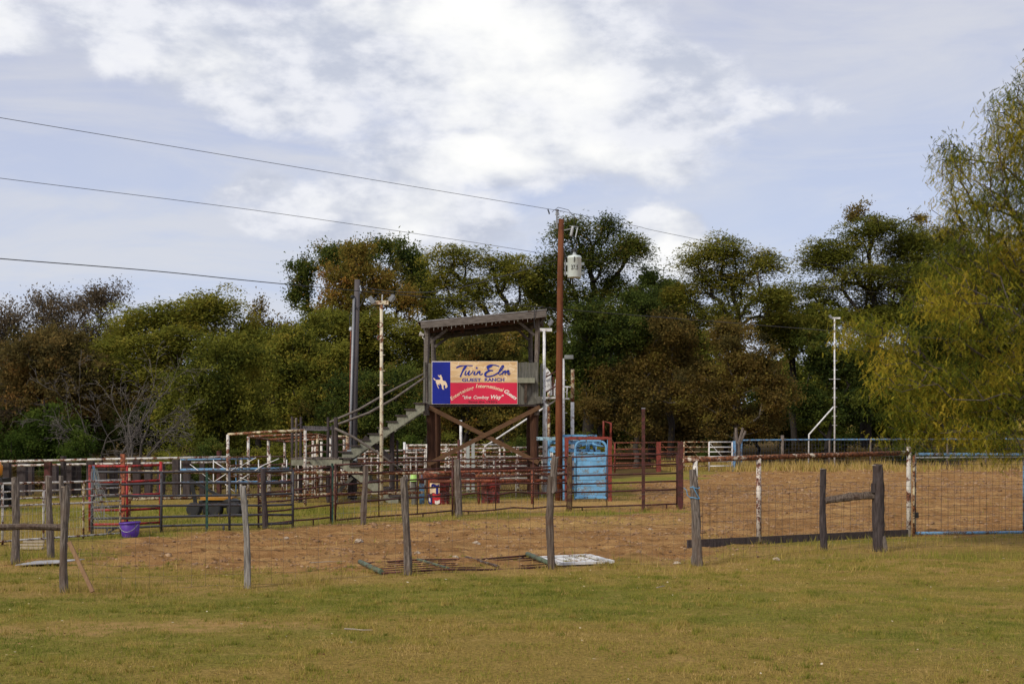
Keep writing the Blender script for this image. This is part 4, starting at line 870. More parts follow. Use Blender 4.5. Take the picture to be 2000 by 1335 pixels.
wire_mesh(o, G(660, 1019), G(880, 1005), .02, .5, .15, .15, .0022, mat=M_galv, sag=.02, seed=31)
o = panel('corral_panel', 'sagging dark rust panel before the red barrels', 'panel', G(892, 1006), G(1108, 998), [(1.27, 1.29), (1.06, 1.08), (.86, .88), (.66, .68), (.46, .48), (.10, .13)], (0, .34, .68, 1), M_drust, r=.019, wob=.035, seed=7, group=PG, foot=(.1,), thin=(.34, .68))
wire_mesh(o, G(895, 1005), G(1105, 998), .02, .52, .15, .15, .0022, mat=M_galv, sag=.02, seed=32)
panel('corral_panel', 'red-brown panel crossing in front of the blue door', 'panel', G(1116, 997), G(1322, 993), [(1.29, 1.36), (1.05, 1.10), (.84, .88), (.64, .68), (.44, .48), (.08, .12)], (0, .33, 1), M_drust, r=.021, wob=.006, seed=8, group=PG, foot=(.1, .9), thin=(.33,))
Yp = GY(998); o = MB().box(P(1112, 945, Yp), (.10, .10, 1.3)).build('steel_post', mat_rust('yellow_brown_post', (.13, .085, .035), (.09, .035, .025), .5), None, loc=G(1112, 998)); tag(o, 'rusty square post joining two rust panels left of blue door', 'post')
Yp = GY(997); rt = thing('steel_post', 'tall slim red-brown post with pale cap', 'post', G(1257, 997))
MB().box(Vector((X(1256.5, Yp), Yp, (2.44 - .1) / 2)), (.075, .075, 2.54)).build('shaft', M_drust, rt); MB().box(Vector((X(1256.5, Yp), Yp, 2.455)), (.085, .085, .025)).build('cap', M_galv, rt)
Yp = GY(994.5); o = MB().box(Vector((X(1329, Yp), Yp, .77)), (.125, .125, 1.74)).build('steel_post', M_drust, None, loc=G(1329, 994.5)); tag(o, 'thick dark red post at the right end of the panels', 'post')
# wood and steel posts along that line
for (px, by, ty, w, sd, m, tp, lb) in [(710, 1023, 910, 10, 31, M_cedar, 713, 'slim grey cedar post between the landing and light pole'), (896, 1011, 897, 12, 32, M_cedar, 895, 'knotty grey cedar post left of the sagging panel'), (518, 1033, 915, 11, 33, M_tie, 515, 'dark timber post left of the landing')]:
    o = post(None, px, by, ty, w, sd, m, tp, 'fence_post') ; tag(o, lb, 'post', 'single posts along the corral panels')
for (px, by, ty, lb) in [(404, 1040, 921, 'green steel T-post before the middle of the charcoal panel'), (649, 1023, 904, 'green steel T-post beside the landing')]:
    Yp = GY(by); c = G(px, by); mb = MB(); h = Z(ty, Yp); mb.box(c + Vector((0, 0, h / 2 - .1)), (.045, .012, h + .2)); mb.box(c + Vector((0, .022, h / 2 - .1)), (.01, .032, h + .2))
    for k in range(10): mb.box(c + Vector((0, -.012, .1 + k * h / 10)), (.014, .012, .02))
    tag(mb.build('fence_post', M_greenp, None, loc=c), lb, 'post', 'green steel T-posts')
rt = thing('steel_post', 'rust-brown pipe post pair at the panel joint', 'post', G(886, 1006))
for dx, m in ((-2, M_drust), (3, mat_rust('mossy_rust', (.11, .085, .03), (.09, .04, .025), .5))): pipe(rt, 'pipe', [G(886 + dx, 1006) + Vector((0, 0, -.1)), G(886 + dx, 1006) + Vector((0, 0, 1.3))], .026, m)

# red gate, orange post, hay net, tub
rg = thing('pipe_gate', 'red pipe gate standing behind the charcoal panel', 'gate', G(176, 1041))
a, b = G(176, 1040), G(314, 1037)
for z in (1.235, .945, .69, .42, .155): pipe(rg, 'rail', [a + Vector((0, 0, z)), lerp(a, b, .5) + Vector((0, 0, z - .01)), b + Vector((0, 0, z + .015))], .024, M_red)
for t, h in ((0, 1.26), (.52, 1.24), (1, 1.31)): pipe(rg, 'upright', [lerp(a, b, t) + Vector((0, 0, -.05)), lerp(a, b, t) + Vector((0, 0, h))], .03 if t != .52 else .024, M_red)
Yp = 25.6; rt = thing('gate_post', 'orange-brown square post behind the red gate', 'post', (X(240, Yp), Yp, 0))
MB().box((X(240, Yp), Yp, .68), (.075, .075, 1.5)).build('shaft', M_oran, rt)
for z in (1.14, .66): MB().lathe((X(242, Yp), Yp - .06, z - .03), [(.02, 0), (.05, .015), (.05, .045), (.02, .06)], 10).build('hinge', M_oran, rt)
# rope net
q = np.random.default_rng(3); mb = MB(); c = P(184, 915, 23.15)
for k in range(16):
    x0 = q.normal(0, .025); pts = []; xx = x0
    L = q.uniform(.45, .95)
    for i in range(7):
        t = i / 6; xx += q.normal(0, .02) + .012; pts.append(c + Vector((xx + .08 * t * q.uniform(.3, 1), -.04 + q.normal(0, .02), -L * t)))
    mb.tube(pts, .0035, 4)
for k in range(60):
    z = -q.uniform(.5, .95); x0 = .06 + q.normal(0, .07); mb.tube([c + Vector((x0, -.05, z)), c + Vector((x0 + q.normal(0, .05), -.05 + q.normal(0, .02), z - q.uniform(.03, .08)))], .003, 3)
rt = thing('hay_net', 'tangled grey rope hay net hanging on the red gate', 'net', c); mb.build('net', M_rope, rt)
mb = MB()
for k in range(3): mb.tube([c + Vector((-.02 + .015 * k, -.03, .06)), c + Vector((.01 + .01 * k, -.05, -.08)), c + Vector((.05 * k, -.05, -.22 - .05 * k))], .004, 4)
mb.build('cord', M_brope, rt)
c = G(255, 1048); rt = thing('feed_tub', 'purple plastic feed tub on the grass', 'tub', c)
mb = MB(); ax = Matrix.Rotation(R(-3), 3, 'Y'); mb.lathe(c, [(.135, .0), (.148, .04), (.172, .26), (.166, .265), (.156, .25), (.138, .05), (.02, .03)], 24, ax, cap=False); mb.build('body', M_purple, rt, smooth=True)
mb = MB(); mb.lathe(c, [(.172, .235), (.186, .238), (.186, .268), (.166, .27)], 24, ax, cap=False); mb.build('rim', M_purple, rt, smooth=True)
MB().tube([c + ax @ Vector((.187 * math.cos(t), .187 * math.sin(t) , .22 - .12 * math.sin((t - 3.6) / 2.2 * math.pi))) for t in np.linspace(3.6, 5.8, 9)], .006, 5).build('handle', M_galv, rt)

# left white gate with mesh
a = Vector((X(-70, 20.4), 20.4, 0)); b = Vector((X(237, 23.1), 23.1, 0))
wg = thing('pipe_gate', 'long white rusty gate with mesh below at left edge', 'gate', a)
for z, r in ((1.0, .02), (.865, .014), (.745, .014), (.63, .016), (.05, .018)): pipe(wg, 'rail', [lerp(a, b, t) + Vector((0, 0, z + .01 * math.sin(5 * t + z))) for t in (0, .33, .66, 1)], r, M_white)
for px in (5, 85, 163, 235):
    t = (px + 70) / 307; t = t * 20.4 / (t * 20.4 + (1 - t) * 23.1); p = lerp(a, b, t); pipe(wg, 'upright', [p + Vector((0, 0, .0)), p + Vector((0, 0, 1.01))], .019, M_yellw if px > 100 else M_white)
wire_mesh(wg, a, b, .06, .62, .075, .14, .0022, mat=mat_rust('pale_rusty_mesh', (.42, .40, .37), (.22, .12, .08), .4), seed=12)

# two-rail pipe fence
pf = thing('rail_fence', 'two-rail yellowed pipe fence passing before the stairs', 'fence', (X(252, 27.8), 27.8, 0))
def tp(px): t = (px - 250) / (826 - 250); return 27.8 + 5.2 * t
for (l, r_) in (((250, 921), (900, 924)), ((250, 974), (826, 961))):
    pts = []
    for t in (0, .2, .4, .6, .8, 1):
        px = lerp(l[0], r_[0], t); Yq = tp(px); pts.append(P(px, lerp(l[1], r_[1], t), Yq))
    pipe(pf, 'rail', pts, .036, M_yellw, 8)
for px, ty in ((252, 905), (507, 922), (655, 918)):
    Yq = tp(px); pipe(pf, 'post', [Vector((X(px, Yq), Yq, -.05)), P(px, ty, Yq)], .042, M_yellw, 8)
for px, ty in ((520, 912),): pass

# railway-tie fence, far left
tf = thing('tie_fence', 'dark railway-tie post fence with white rails at left', 'fence', (X(200, 36), 36, 0))
ties = [(14, 898, 12, 36), (44, 903, 17, 38), (94, 897, 12, 36), (124, 890, 6, 36.4), (134, 902, 14, 38), (150, 903, 12, 38.2), (177, 895, 12.5, 36), (200, 902, 16, 38), (222, 905, 12, 38.4), (267, 892, 13, 36), (290, 901, 12, 38), (344, 897, 12, 37.5), (365, 890, 13.5, 36), (428, 880, 6, 39), (470, 898, 8, 38.5), (-20, 896, 13, 36), (-60, 900, 14, 38), (60, 905, 10, 39), (108, 905, 10, 39), (240, 903, 12, 39), (315, 902, 12, 39), (395, 900, 9, 39)]
for i, (px, ty, w, Yq) in enumerate(ties):
    h = Z(ty, Yq); MB().box((X(px, Yq), Yq, h / 2 - .1), (w * Yq / FP, .2, h + .2), .1 * math.sin(i * 3.7)).build('tie', M_drust if px in (94, 428) else M_tie, tf)
for (y0, y1, Yq, m) in ((901, 892, 35.7, M_white), (909, 902, 37.7, M_white)):
    pipe(tf, 'rail', [P(-90, y0 + 2, Yq), P(177, lerp(y0, y1, .45), Yq), P(450, y1, Yq)], .035, m)
wire_mesh(tf, (X(-90, 36.3), 36.3), (X(450, 36.3), 36.3), .05, 1.1, .15, .15, .002, seed=14)

# blue braced gate behind
bt = thing('braced_gate', 'light blue gate with thin diagonal braces behind the panels', 'gate', (X(352, 34.6), 34.6, 0)); Yq = 34.6
for y_, r in ((916, .036), (941, .026)): pipe(bt, 'rail', [P(352, y_ + 1, Yq), P(565, y_ - 2, Yq)], r, M_bluep)
pipe(bt, 'rail', [P(352, 897, Yq), P(500, 895, Yq)], .02, M_bluep)
for px in (353, 417, 461, 505, 560): pipe(bt, 'upright', [P(px, 976, Yq), P(px, 897, Yq)], .014, M_cleanw if px != 461 else M_bluep)
for (a, b) in (((371, 906), (417, 941)), ((417, 941), (461, 912)), ((417, 900), (461, 928)), ((461, 915), (500, 893)), ((440, 945), (461, 962)), ((461, 928), (490, 941)), ((461, 941), (520, 905)), ((505, 912), (545, 895))):
    pipe(bt, 'brace', [P(*a, Yq - .03), P(*b, Yq - .03)], .011, M_cleanw)

# small yellow implement
Yq = 28.6; c = Vector((X(425, Yq), Yq, 0)); im = thing('implement', 'low yellow implement with black wheels in the pen at left', 'machine', c)
def wheel(root, c, r, w, ax=(1, 0, 0), name='wheel'):
    m = Vector((0, 0, 1)).rotation_difference(Vector(ax)).to_matrix(); o = MB().lathe(c, [(r * .45, -w * .42), (r * .86, -w * .5), (r, -w * .36), (r * 1.0, w * .36), (r * .86, w * .5), (r * .45, w * .42)], 20, m).build(name, M_rubber, root, smooth=True)
    MB().lathe(c, [(r * .42, -w * .3), (r * .44, w * .3), (r * .3, w * .44), (r * .1, w * .46)], 14, m).build('hub', M_yel, o); return o
wheel(im, c + Vector((-.48, -.2, .16)), .165, .13, (.25, 1, 0)); wheel(im, c + Vector((.0, -.15, .15)), .15, .2, (.25, 1, 0)); wheel(im, c + Vector((.42, -.2, .165)), .17, .16, (.25, 1, 0)); wheel(im, c + Vector((.3, .6, .165)), .165, .13, (.25, 1, 0)); wheel(im, c + Vector((-.4, .55, .165)), .165, .13, (.25, 1, 0))
MB().box(c + Vector((.0, .1, .40)), (.7, .5, .065)).build('deck', M_yel, im)
MB().box(c + Vector((.1, .15, .27)), (1.0, .5, .16)).build('underframe', M_black, im)
MB().lathe(c + Vector((.32, -.05, .2)), [(.18, 0), (.2, .05), (.2, .16), (.12, .2)], 16).build('engine_cover', M_black, im)
MB().beam(c + Vector((-.60, .1, .78)), c + Vector((-.02, .1, .47)), .05, .06).build('drawbar', M_black, im)
MB().beam(c + Vector((-.62, .1, .82)), c + Vector((-.52, .1, .3)), .04, .08).build('lever', M_black, im)
# orange tractor cut by the left edge
Yq = 31.0; c = Vector((X(-32, Yq), Yq, 0)); tr = thing('small_tractor', 'orange and black machine cut by the left photo edge', 'tractor', c)
MB().lathe(c + Vector((.05, 0, .80)), [(.30, 0), (.38, .06), (.39, .25), (.33, .38), (.2, .42)], 18).build('hood', M_orm, tr, smooth=True)
MB().box(c + Vector((.12, 0, .66)), (.85, .5, .24)).build('chassis', M_black, tr); wheel(tr, c + Vector((.42, -.3, .27)), .27, .18, (0, 1, 0)); wheel(tr, c + Vector((.42, .35, .27)), .27, .18, (0, 1, 0)); wheel(tr, c + Vector((-.75, -.35, .42)), .42, .25, (0, 1, 0)); wheel(tr, c + Vector((-.75, .4, .42)), .42, .25, (0, 1, 0))
MB().box(c + Vector((-.75, 0, .9)), (.5, .45, .5)).build('seat', M_black, tr); MB().beam(c + Vector((.3, -.1, .62)), c + Vector((.72, -.1, .58)), .08, .08).build('front_arm', M_black, tr)
# ------------------------------------------------------------------ announcer tower
YT = 36.0; YR = 38.3
tw = thing('announcer_tower', 'weathered wooden announcer tower with shed roof', 'tower', (X(940, YT), YT, 0))
zf = Z(789.5, YT)
for (px, Yq, r, sd, tpx) in ((842, YT + .12, .125, 1, 842), (1044, YT + .12, .125, 2, 1044), (853, YR, .11, 3, 853), (1037, YR, .11, 4, 1037)):
    gnarl((X(px, Yq), Yq, -.2), (X(tpx, Yq), Yq, zf - .02), r * 1.05, r * .95, 100 + sd, n=12, rough=.04, bend=.004).build('leg', M_leg, tw)
for (a, b, dy) in (((838, 795), (1052, 903), -.06), ((1055, 794), (836, 906), -.10)):
    MB().beam(P(*a, YT + dy - .02), P(*b, YT + dy - .02), .035, .12).build('cross_brace', M_beam, tw)
MB().beam(P(830, 791, YT - .05), P(1062, 789.5, YT - .05), .05, .09).build('floor_beam', M_tie, tw)
x0, x1 = X(828, YT), X(1060, YT)
for i in range(16):
    xx = lerp(x0, x1, (i + .5) / 16); MB().box((xx, (YT + YR) / 2, zf + .05), ((x1 - x0) / 16 - .012, YR - YT + .2, .04)).build('floor_plank', M_plank, tw)
# upper posts
for (px, Yq, ty, w, sd) in ((833, YT, 634, 10, 5), (1048.5, YT, 617, 9, 6), (847, YR, 650, 9, 7), (1037, YR, 636, 7.5, 8)):
    gnarl((X(px, Yq), Yq, zf - .3), P(px, ty, Yq), w / 2 * Yq / FP * 1.1, w / 2 * Yq / FP, 100 + sd, n=9, rough=.08, bend=.006).build('post', M_grey if sd != 6 else M_cedar, tw)
MB().box((X(829, YT - .1), YT - .1, (Z(708, YT) + zf) / 2 - .1), (.05, .04, 1.4)).build('side_board', M_plank, tw)
# front guard boards (vertical planks) right and left of the sign
zt = Z(709, YT)
for i in range(6):
    px = 1010 + i * 7; MB().box((X(px + 3, YT), YT - .085, (zt + zf) / 2 + .008 * (i % 3)), (.094, .022, zt - zf + .02)).build('plank', M_plank, tw)
for i in range(2): MB().box((X(839 + i * 4.2, YT), YT - .085, (zt + zf) / 2), (.055, .022, zt - zf)).build('plank', mat_wood('olive_grey_plank', (.13, .11, .06), (.22, .19, .11), (.16, .14, .09)) if i else M_plank, tw)
for i in range(8):
    yy = lerp(YT, YR, (i + .5) / 8); MB().box((x1 - .03, yy, (zt + zf) / 2), (.02, .27, zt - zf)).build('plank', M_plank, tw); MB().box((x0 + .02, yy, (zt + zf) / 2), (.02, .27, zt - zf)).build('plank', M_plank, tw)
for i in range(11): MB().box((lerp(x0 + .3, x1 - .3, (i + .5) / 11), YR + .02, (zt + zf) / 2 - .05), (.24, .02, zt - zf - .1)).build('plank', M_plank, tw)
sh = MB().box((X(1027.5, YT), YT - .22, Z(744, YT)), (.48, .26, .05)).build('shelf', M_string, tw)
MB().box((X(1027.5, YT), YT - .355, Z(743.5, YT)), (.48, .02, .14)).build('shelf_front', M_string, sh)
MB().beam((X(1027, YT), YT - .3, Z(748, YT)), (X(1026, YT), YT - .11, Z(786, YT)), .07, .04).build('bracket', M_bark, sh)
MB().box((X(1052, YT), YT - .14, Z(781, YT)), (.2, .03, .2), 0).build('corner_block', M_plank, tw)
MB().beam((X(1044, YT), YT - .17, Z(773, YT)), (X(1054, YT), YT - .17, Z(787, YT)), .03, .05).build('corner_brace', M_plank, tw)
# roof
rf0, rf1 = P(815, 629, YT - .35), P(1068, 605, YT - .35); yb = YR + .5
rf = MB()
nrm = Vector((0, 1, 0))
ob = MB(); ob.v = [Vector((rf0.x, YT - .38, rf0.z)), Vector((rf1.x, YT - .38, rf1.z)), Vector((rf1.x, yb, rf1.z)), Vector((rf0.x, yb, rf0.z))]; ob.v += [v + Vector((0, 0, .025)) for v in ob.v[:4]]
ob.f = [[3, 2, 1, 0], [4, 5, 6, 7], [0, 1, 5, 4], [1, 2, 6, 5], [2, 3, 7, 6], [3, 0, 4, 7]]
roof = ob.build('roof', M_roof, tw)
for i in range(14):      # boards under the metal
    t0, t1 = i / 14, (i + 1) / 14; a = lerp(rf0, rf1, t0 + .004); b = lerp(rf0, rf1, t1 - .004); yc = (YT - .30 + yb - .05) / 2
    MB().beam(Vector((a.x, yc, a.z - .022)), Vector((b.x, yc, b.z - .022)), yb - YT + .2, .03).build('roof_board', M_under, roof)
fa, fb = P(822, 635, YT - .37), P(1067, 612.5, YT - .37)
MB().beam(fa, fb, .04, .18).build('fascia', M_grey, roof)
MB().beam(Vector((fa.x, yb - .05, fa.z - .02)), Vector((fb.x, yb - .05, fb.z - .02)), .04, .14).build('fascia', M_grey, roof)
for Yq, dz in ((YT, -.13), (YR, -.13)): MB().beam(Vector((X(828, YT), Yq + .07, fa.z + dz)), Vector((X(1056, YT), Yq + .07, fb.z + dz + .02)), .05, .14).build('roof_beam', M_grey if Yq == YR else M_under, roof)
for t in (.02, .22, .42, .62, .82, .98):
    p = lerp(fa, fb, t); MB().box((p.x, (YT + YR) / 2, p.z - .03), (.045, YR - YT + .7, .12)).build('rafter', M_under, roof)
for (a, b, Yq) in (((838, 670), (874, 643), YT + .02), ((849, 677), (880, 655), YR - .03), ((1044, 654), (1008, 624), YT + .02), ((1034, 665), (1006, 638), YR - .03), ((1056, 632), (1066, 616), YT)):
    MB().beam(P(*a, Yq), P(*b, Yq), .05, .075).build('knee_brace', M_grey, tw)
q = random.Random(8)
mb = MB()
for i in range(26):
    t = .03 + i * .0355 + q.uniform(-.006, .006); p = lerp(fa, fb, t); l = q.choice((.03, .05, .09)); mb.tube([p + Vector((0, -.005, -.085)), p + Vector((q.uniform(-.01, .01), -.005, -.09 - l))], .0035, 4)
o = mb.build('icicle_lights', M_bulb, roof, kind='stuff')
cb = MB(); cb.tube([P(1044, 640, YT - .4), P(1043, 620, YT - .43), P(1045, 600, YT - .43), P(1060, 598, YT - .3)], .012, 5); cb.tube([P(1068, 608, YT - .4), P(1064, 622, YT - .3), P(1054, 636, YT - .2)], .008, 5); cb.build('cable', M_cable, tw)
c = P(903, 645, YT + .3); lt = thing('hanging_box', 'small brown box hanging under the tower roof', 'box', c); MB().box(c, (.11, .12, .16)).build('box', M_leg, lt); MB().tube([c + Vector((0, 0, .08)), c + Vector((0, 0, .2))], .006, 5).build('hook', M_galv, lt)
c = P(824, 653, YT - .05); sc_ = thing('camera_speaker', 'small white camera/speaker on the left tower post', 'device', c); m = Matrix.Rotation(R(-70), 3, 'Y'); MB().lathe(c, [(.03, -.06), (.045, -.02), (.07, .05), (.072, .07), (.06, .072)], 14, m).build('head', M_cleanw, sc_); MB().tube([c, c + Vector((.03, 0, -.1)), c + Vector((.08, .02, -.14))], .015, 6).build('arm', M_cleanw, sc_)  # white security camera/speaker head on its arm, not a light source

# the painted sign
SW, SH = 2.39, 1.19; SX0 = X(844, YT - .12); SZ0 = Z(788.5, YT - .12); SY = YT - .135
sg = thing('painted_sign', 'blue, tan and red guest ranch sign on the tower front', 'sign', (SX0 + SW / 2, SY, SZ0))
def sp(zx, zy): return ((zx - 45) / 1825 * SW, (975 - zy) / 905 * SH)      # sign design units -> metres
def rect(z0, y0, z1, y1, d, t, name, mat, par):
    a = sp(z0, y1); b = sp(z1, y0); return MB().box((SX0 + (a[0] + b[0]) / 2, SY - d - t / 2, SZ0 + (a[1] + b[1]) / 2), (b[0] - a[0], t, b[1] - a[1])).build(name, mat, par)
bd = rect(40, 66, 1872, 979, -.03, .03, 'backing_board', M_swhite, sg)
rect(47, 80, 436, 973, .0005, .003, 'blue_field', M_sblue, sg); rect(437, 70, 1865, 520, .0005, .003, 'tan_field', M_stan, sg); rect(437, 521, 1865, 973, .0005, .003, 'red_field', M_sred, sg)
def flat(name, polys, mat, d=.005):
    mb = MB()
    for i, poly in enumerate(polys): mb.prism([sp(*p) for p in poly], (SX0, SY - d - .0004 * (i % 7) - .00006 * i, SZ0), (1, 0, 0), (0, 0, 1), .0015)
    return mb.build(name, mat, sg)
def stroke(pts, w):
    """ribbon polygons along a brush stroke (design units), Catmull-Rom smoothed"""
    P_ = [np.array(p, float) for p in pts]; E = [P_[0]] + P_ + [P_[-1]]; c = []
    for i in range(1, len(E) - 2):
        for k in range(5):
            t = k / 5; a, b, d, e = E[i-1], E[i], E[i+1], E[i+2]; c.append(.5 * ((2*b) + (-a+d)*t + (2*a-5*b+4*d-e)*t*t + (-a+3*b-3*d+e)*t**3))
    c.append(P_[-1]); out = []; n = len(c); ww = [w * (.62 + .38 * math.sin(math.pi * min(1, (i + .6) / (n * .55)))) / 2 for i in range(n)]
    Nn = []
    for i in range(n):
        d = c[min(i+1, n-1)] - c[max(i-1, 0)]; d = d / (np.linalg.norm(d) + 1e-9); Nn.append(np.array([-d[1], d[0]]))
    for i in range(n - 1):
        out.append([tuple(c[i] + Nn[i] * ww[i]), tuple(c[i+1] + Nn[i+1] * ww[i+1]), tuple(c[i+1] - Nn[i+1] * ww[i+1]), tuple(c[i] - Nn[i] * ww[i])])
    return out
W = 40; S_ = []
for pts, w in [([(560, 208), (640, 170), (760, 158), (915, 160)], 34), ([(775, 160), (705, 265), (648, 400)], 52),
               ([(775, 262), (748, 345), (778, 352), (838, 270)], W * .72), ([(850, 262), (822, 345), (850, 352), (905, 300), (925, 262)], W * .72), ([(965, 280), (938, 340), (985, 345), (1018, 300)], W * .8),
               ([(1030, 280), (998, 355)], W * .85), ([(1005, 325), (1065, 278), (1060, 335), (1085, 352), (1130, 325)], W * .8),
               ([(1205, 190), (1290, 150), (1400, 150), (1480, 178)], 34), ([(1330, 158), (1240, 205), (1262, 255), (1345, 265)], 44), ([(1290, 258), (1195, 310), (1185, 375), (1260, 388), (1360, 365), (1440, 320)], 44),
               ([(1435, 325), (1520, 255), (1572, 170), (1535, 172), (1470, 295), (1482, 350), (1545, 318)], W * .75),
               ([(1572, 272), (1540, 352)], W * .8), ([(1550, 315), (1615, 268), (1598, 352)], W * .8), ([(1608, 310), (1682, 262), (1662, 335), (1690, 345), (1712, 312)], W * .8)]: S_ += stroke(pts, w)
flat('name_lettering', S_, M_sink)
st = [(1000 + (38 if k % 2 == 0 else 15) * math.sin(k * math.pi / 5), 208 - (38 if k % 2 == 0 else 15) * math.cos(k * math.pi / 5)) for k in range(10)]
mbs = MB(); stc = [sp(*p) for p in st]; c0 = sp(1000, 208)
for k in range(10): mbs.prism([stc[k], stc[(k + 1) % 10], c0], (SX0, SY - .005, SZ0), (1, 0, 0), (0, 0, 1), .0015)
mbs.build('star', M_sink, sg)
horse = [(70, 420), (95, 430), (125, 465), (145, 460), (210, 460), (225, 425), (195, 402), (165, 365), (185, 360), (200, 388), (213, 355), (240, 360), (248, 390), (262, 410), (268, 460), (285, 480), (330, 490), (362, 540), (375, 605), (345, 640), (320, 630), (330, 590), (300, 560), (288, 590), (290, 640), (305, 665), (275, 668), (255, 640), (250, 580), (225, 545), (195, 540), (212, 575), (170, 560), (160, 572), (195, 640), (180, 645), (150, 580), (140, 540), (125, 520), (130, 490), (100, 470), (75, 445)]
flat('horse_rider_emblem', [horse[::-1]], M_scream)
def text_mesh(s, size, shear=0.0, off=0.0, spacing=1.0):
    cu = bpy.data.curves.new('lettering', 'FONT'); cu.body = s; cu.size = size; cu.shear = shear; cu.offset = off; cu.align_x = 'CENTER'; cu.extrude = .0008; cu.space_character = spacing; cu.resolution_u = 3
    o = bpy.data.objects.new('tmp_text', cu); COL.objects.link(o); dg = bpy.context.evaluated_depsgraph_get(); me = bpy.data.meshes.new_from_object(o.evaluated_get(dg)); bpy.data.objects.remove(o); bpy.data.curves.remove(cu); return me
def put_text(name, s, cx, cyy, h, mat, par=None, width=None, shear=0.0, off=0.0, rot=0.0, spacing=1.0, org=None, y=None, sx=None):
    me = text_mesh(s, 1.0, shear, off, spacing); co = np.zeros(len(me.vertices) * 3); me.vertices.foreach_get('co', co); co = co.reshape(-1, 3)
    lo, hi = co.min(0), co.max(0); k = h / .72; kx = width / (hi[0] - lo[0]) if width else k * (sx or 1)
    xx = (co[:, 0] - (lo[0] + hi[0]) / 2) * kx; zz = co[:, 1] * k; c, sn = math.cos(rot), math.sin(rot)
    V = np.stack([cx + xx * c - zz * sn, np.full(len(xx), y) - co[:, 2] * .8, cyy + xx * sn + zz * c], 1) - np.array(origin_of(par)[:])
    me.vertices.foreach_set('co', V.ravel().astype(np.float32)); me.update(); return link(name, me, mat, par)
def sign_text(name, s, zx, zy, hz, mat, wz=None, **k):
    p = sp(zx, zy); return put_text(name, s, SX0 + p[0], SZ0 + p[1], hz / 905 * SH, mat, sg, width=wz / 1825 * SW if wz else None, y=SY - .006, **k)
sign_text('guest_lettering', 'GUEST', 890, 497, 70, M_sink, 410, off=.03); sign_text('ranch_lettering', 'RANCH', 1380, 492, 72, M_sink, 420, off=.03)
sign_text('cowboy_lettering', '"the', 790, 865, 72, M_swhite, 185, shear=.25, off=.012); sign_text('cowboy_lettering', 'Cowboy', 1100, 865, 72, M_swhite, 335, shear=.25, off=.012); sign_text('cowboy_lettering', 'Way"', 1440, 865, 84, M_swhite, 275, shear=.25, off=.02)
sign_text('date_lettering', 'Since the 1930\'s', 1130, 950, 46, M_sblack, 615, off=.012)
def arc_word(name, word, pts, h, mat, off):
    """letters spread along a polyline of design points"""
    pts = np.array(pts, float); seg = np.linalg.norm(np.diff(pts, axis=0), axis=1); cum = np.concatenate([[0], np.cumsum(seg)]); wd = {'i': .5, 'l': .5, 't': .65, 'r': .75, 'I': .9, 'm': 1.4, 's': .8, 'E': 1.15, 'G': 1.3}
    w = np.array([wd.get(c, 1.0) for c in word]); pos = (np.cumsum(w) - w / 2) / w.sum() * cum[-1]; ob_ = []
    for c, s_ in zip(word, pos):
        x_, y_ = np.interp(s_, cum, pts[:, 0]), np.interp(s_, cum, pts[:, 1]); x2, y2 = np.interp(min(s_ + 20, cum[-1]), cum, pts[:, 0]), np.interp(min(s_ + 20, cum[-1]), cum, pts[:, 1]); x1, y1 = np.interp(max(s_ - 20, 0), cum, pts[:, 0]), np.interp(max(s_ - 20, 0), cum, pts[:, 1])
        sign_text(name, c, x_, y_, h * (1.0 if c.isupper() else .92), mat, shear=.22, off=off, rot=math.atan2(-(y2 - y1) * SH / 905, (x2 - x1) * SW / 1825), sx=1.12)
arc_word('arched_lettering', 'Entertaining', [(465, 900), (560, 830), (700, 745), (830, 690), (940, 655)], 78, M_scream, .018)
arc_word('arched_lettering', 'International', [(975, 630), (1130, 628), (1280, 635), (1430, 675), (1560, 715)], 82, M_scream, .018)
arc_word('arched_lettering', 'Guests', [(1590, 730), (1690, 795), (1760, 845), (1830, 890)], 86, M_swhite, .024)

# ------------------------------------------------------------------ stairs and landing
st = thing('wooden_stairs', 'wooden stairs and landing climbing to the tower', 'stairs', (X(620, 35), 35, 0))
def flight(p0, p1, n, Y0, Y1, drop=.2):
    """sawtooth stringers and treads; p0 low end, p1 high end in (x, z)"""
    dx = (p1[0] - p0[0]) / n; dz = (p1[1] - p0[1]) / n
    for Yq in (Y0, Y1):
        mb = MB()      # stringer as slabs under each step
        ob = [Vector((p0[0], Yq, p0[1] - drop)), Vector((p1[0], Yq, p1[1] - drop)), Vector((p1[0], Yq, p1[1])), Vector((p0[0], Yq, p0[1]))]
        mb.v = ob + [v + Vector((0, .04, 0)) for v in ob]; mb.f = [[0, 1, 2, 3], [7, 6, 5, 4], [0, 4, 5, 1], [1, 5, 6, 2], [2, 6, 7, 3], [3, 7, 4, 0]]
        sr = mb.build('stringer', M_string, st)
        for i in range(n):
            xa = p0[0] + dx * i; za = p0[1] + dz * i; t = MB(); tri = [Vector((xa, Yq - .003, za - .02)), Vector((xa + dx, Yq - .003, za + dz - .02)), Vector((xa, Yq - .003, za + dz - .02))]
            t.v = tri + [v + Vector((0, .046, 0)) for v in tri]; t.f = [[0, 1, 2], [5, 4, 3], [0, 3, 4, 1], [1, 4, 5, 2], [2, 5, 3, 0]]; t.build('step_cleat', M_string, sr)
    for i in range(n):
        xa = p0[0] + dx * (i + .5); MB().box((xa - .02 * np.sign(dx), (Y0 + Y1) / 2 + .02, p0[1] + dz * (i + 1)), (abs(dx) + .06, Y1 - Y0 + .14, .035)).build('tread', M_tie, st)
YA, YB = 34.3, 35.05
zl = Z(894, YA)
flight((X(668, 35.15), zl - .02), (X(829, 35.15), Z(787, 35.15)), 9, 35.15, 35.95)
flight((X(778, YA), .0), (X(664, YA), zl - .02), 6, YA, YB - .05)
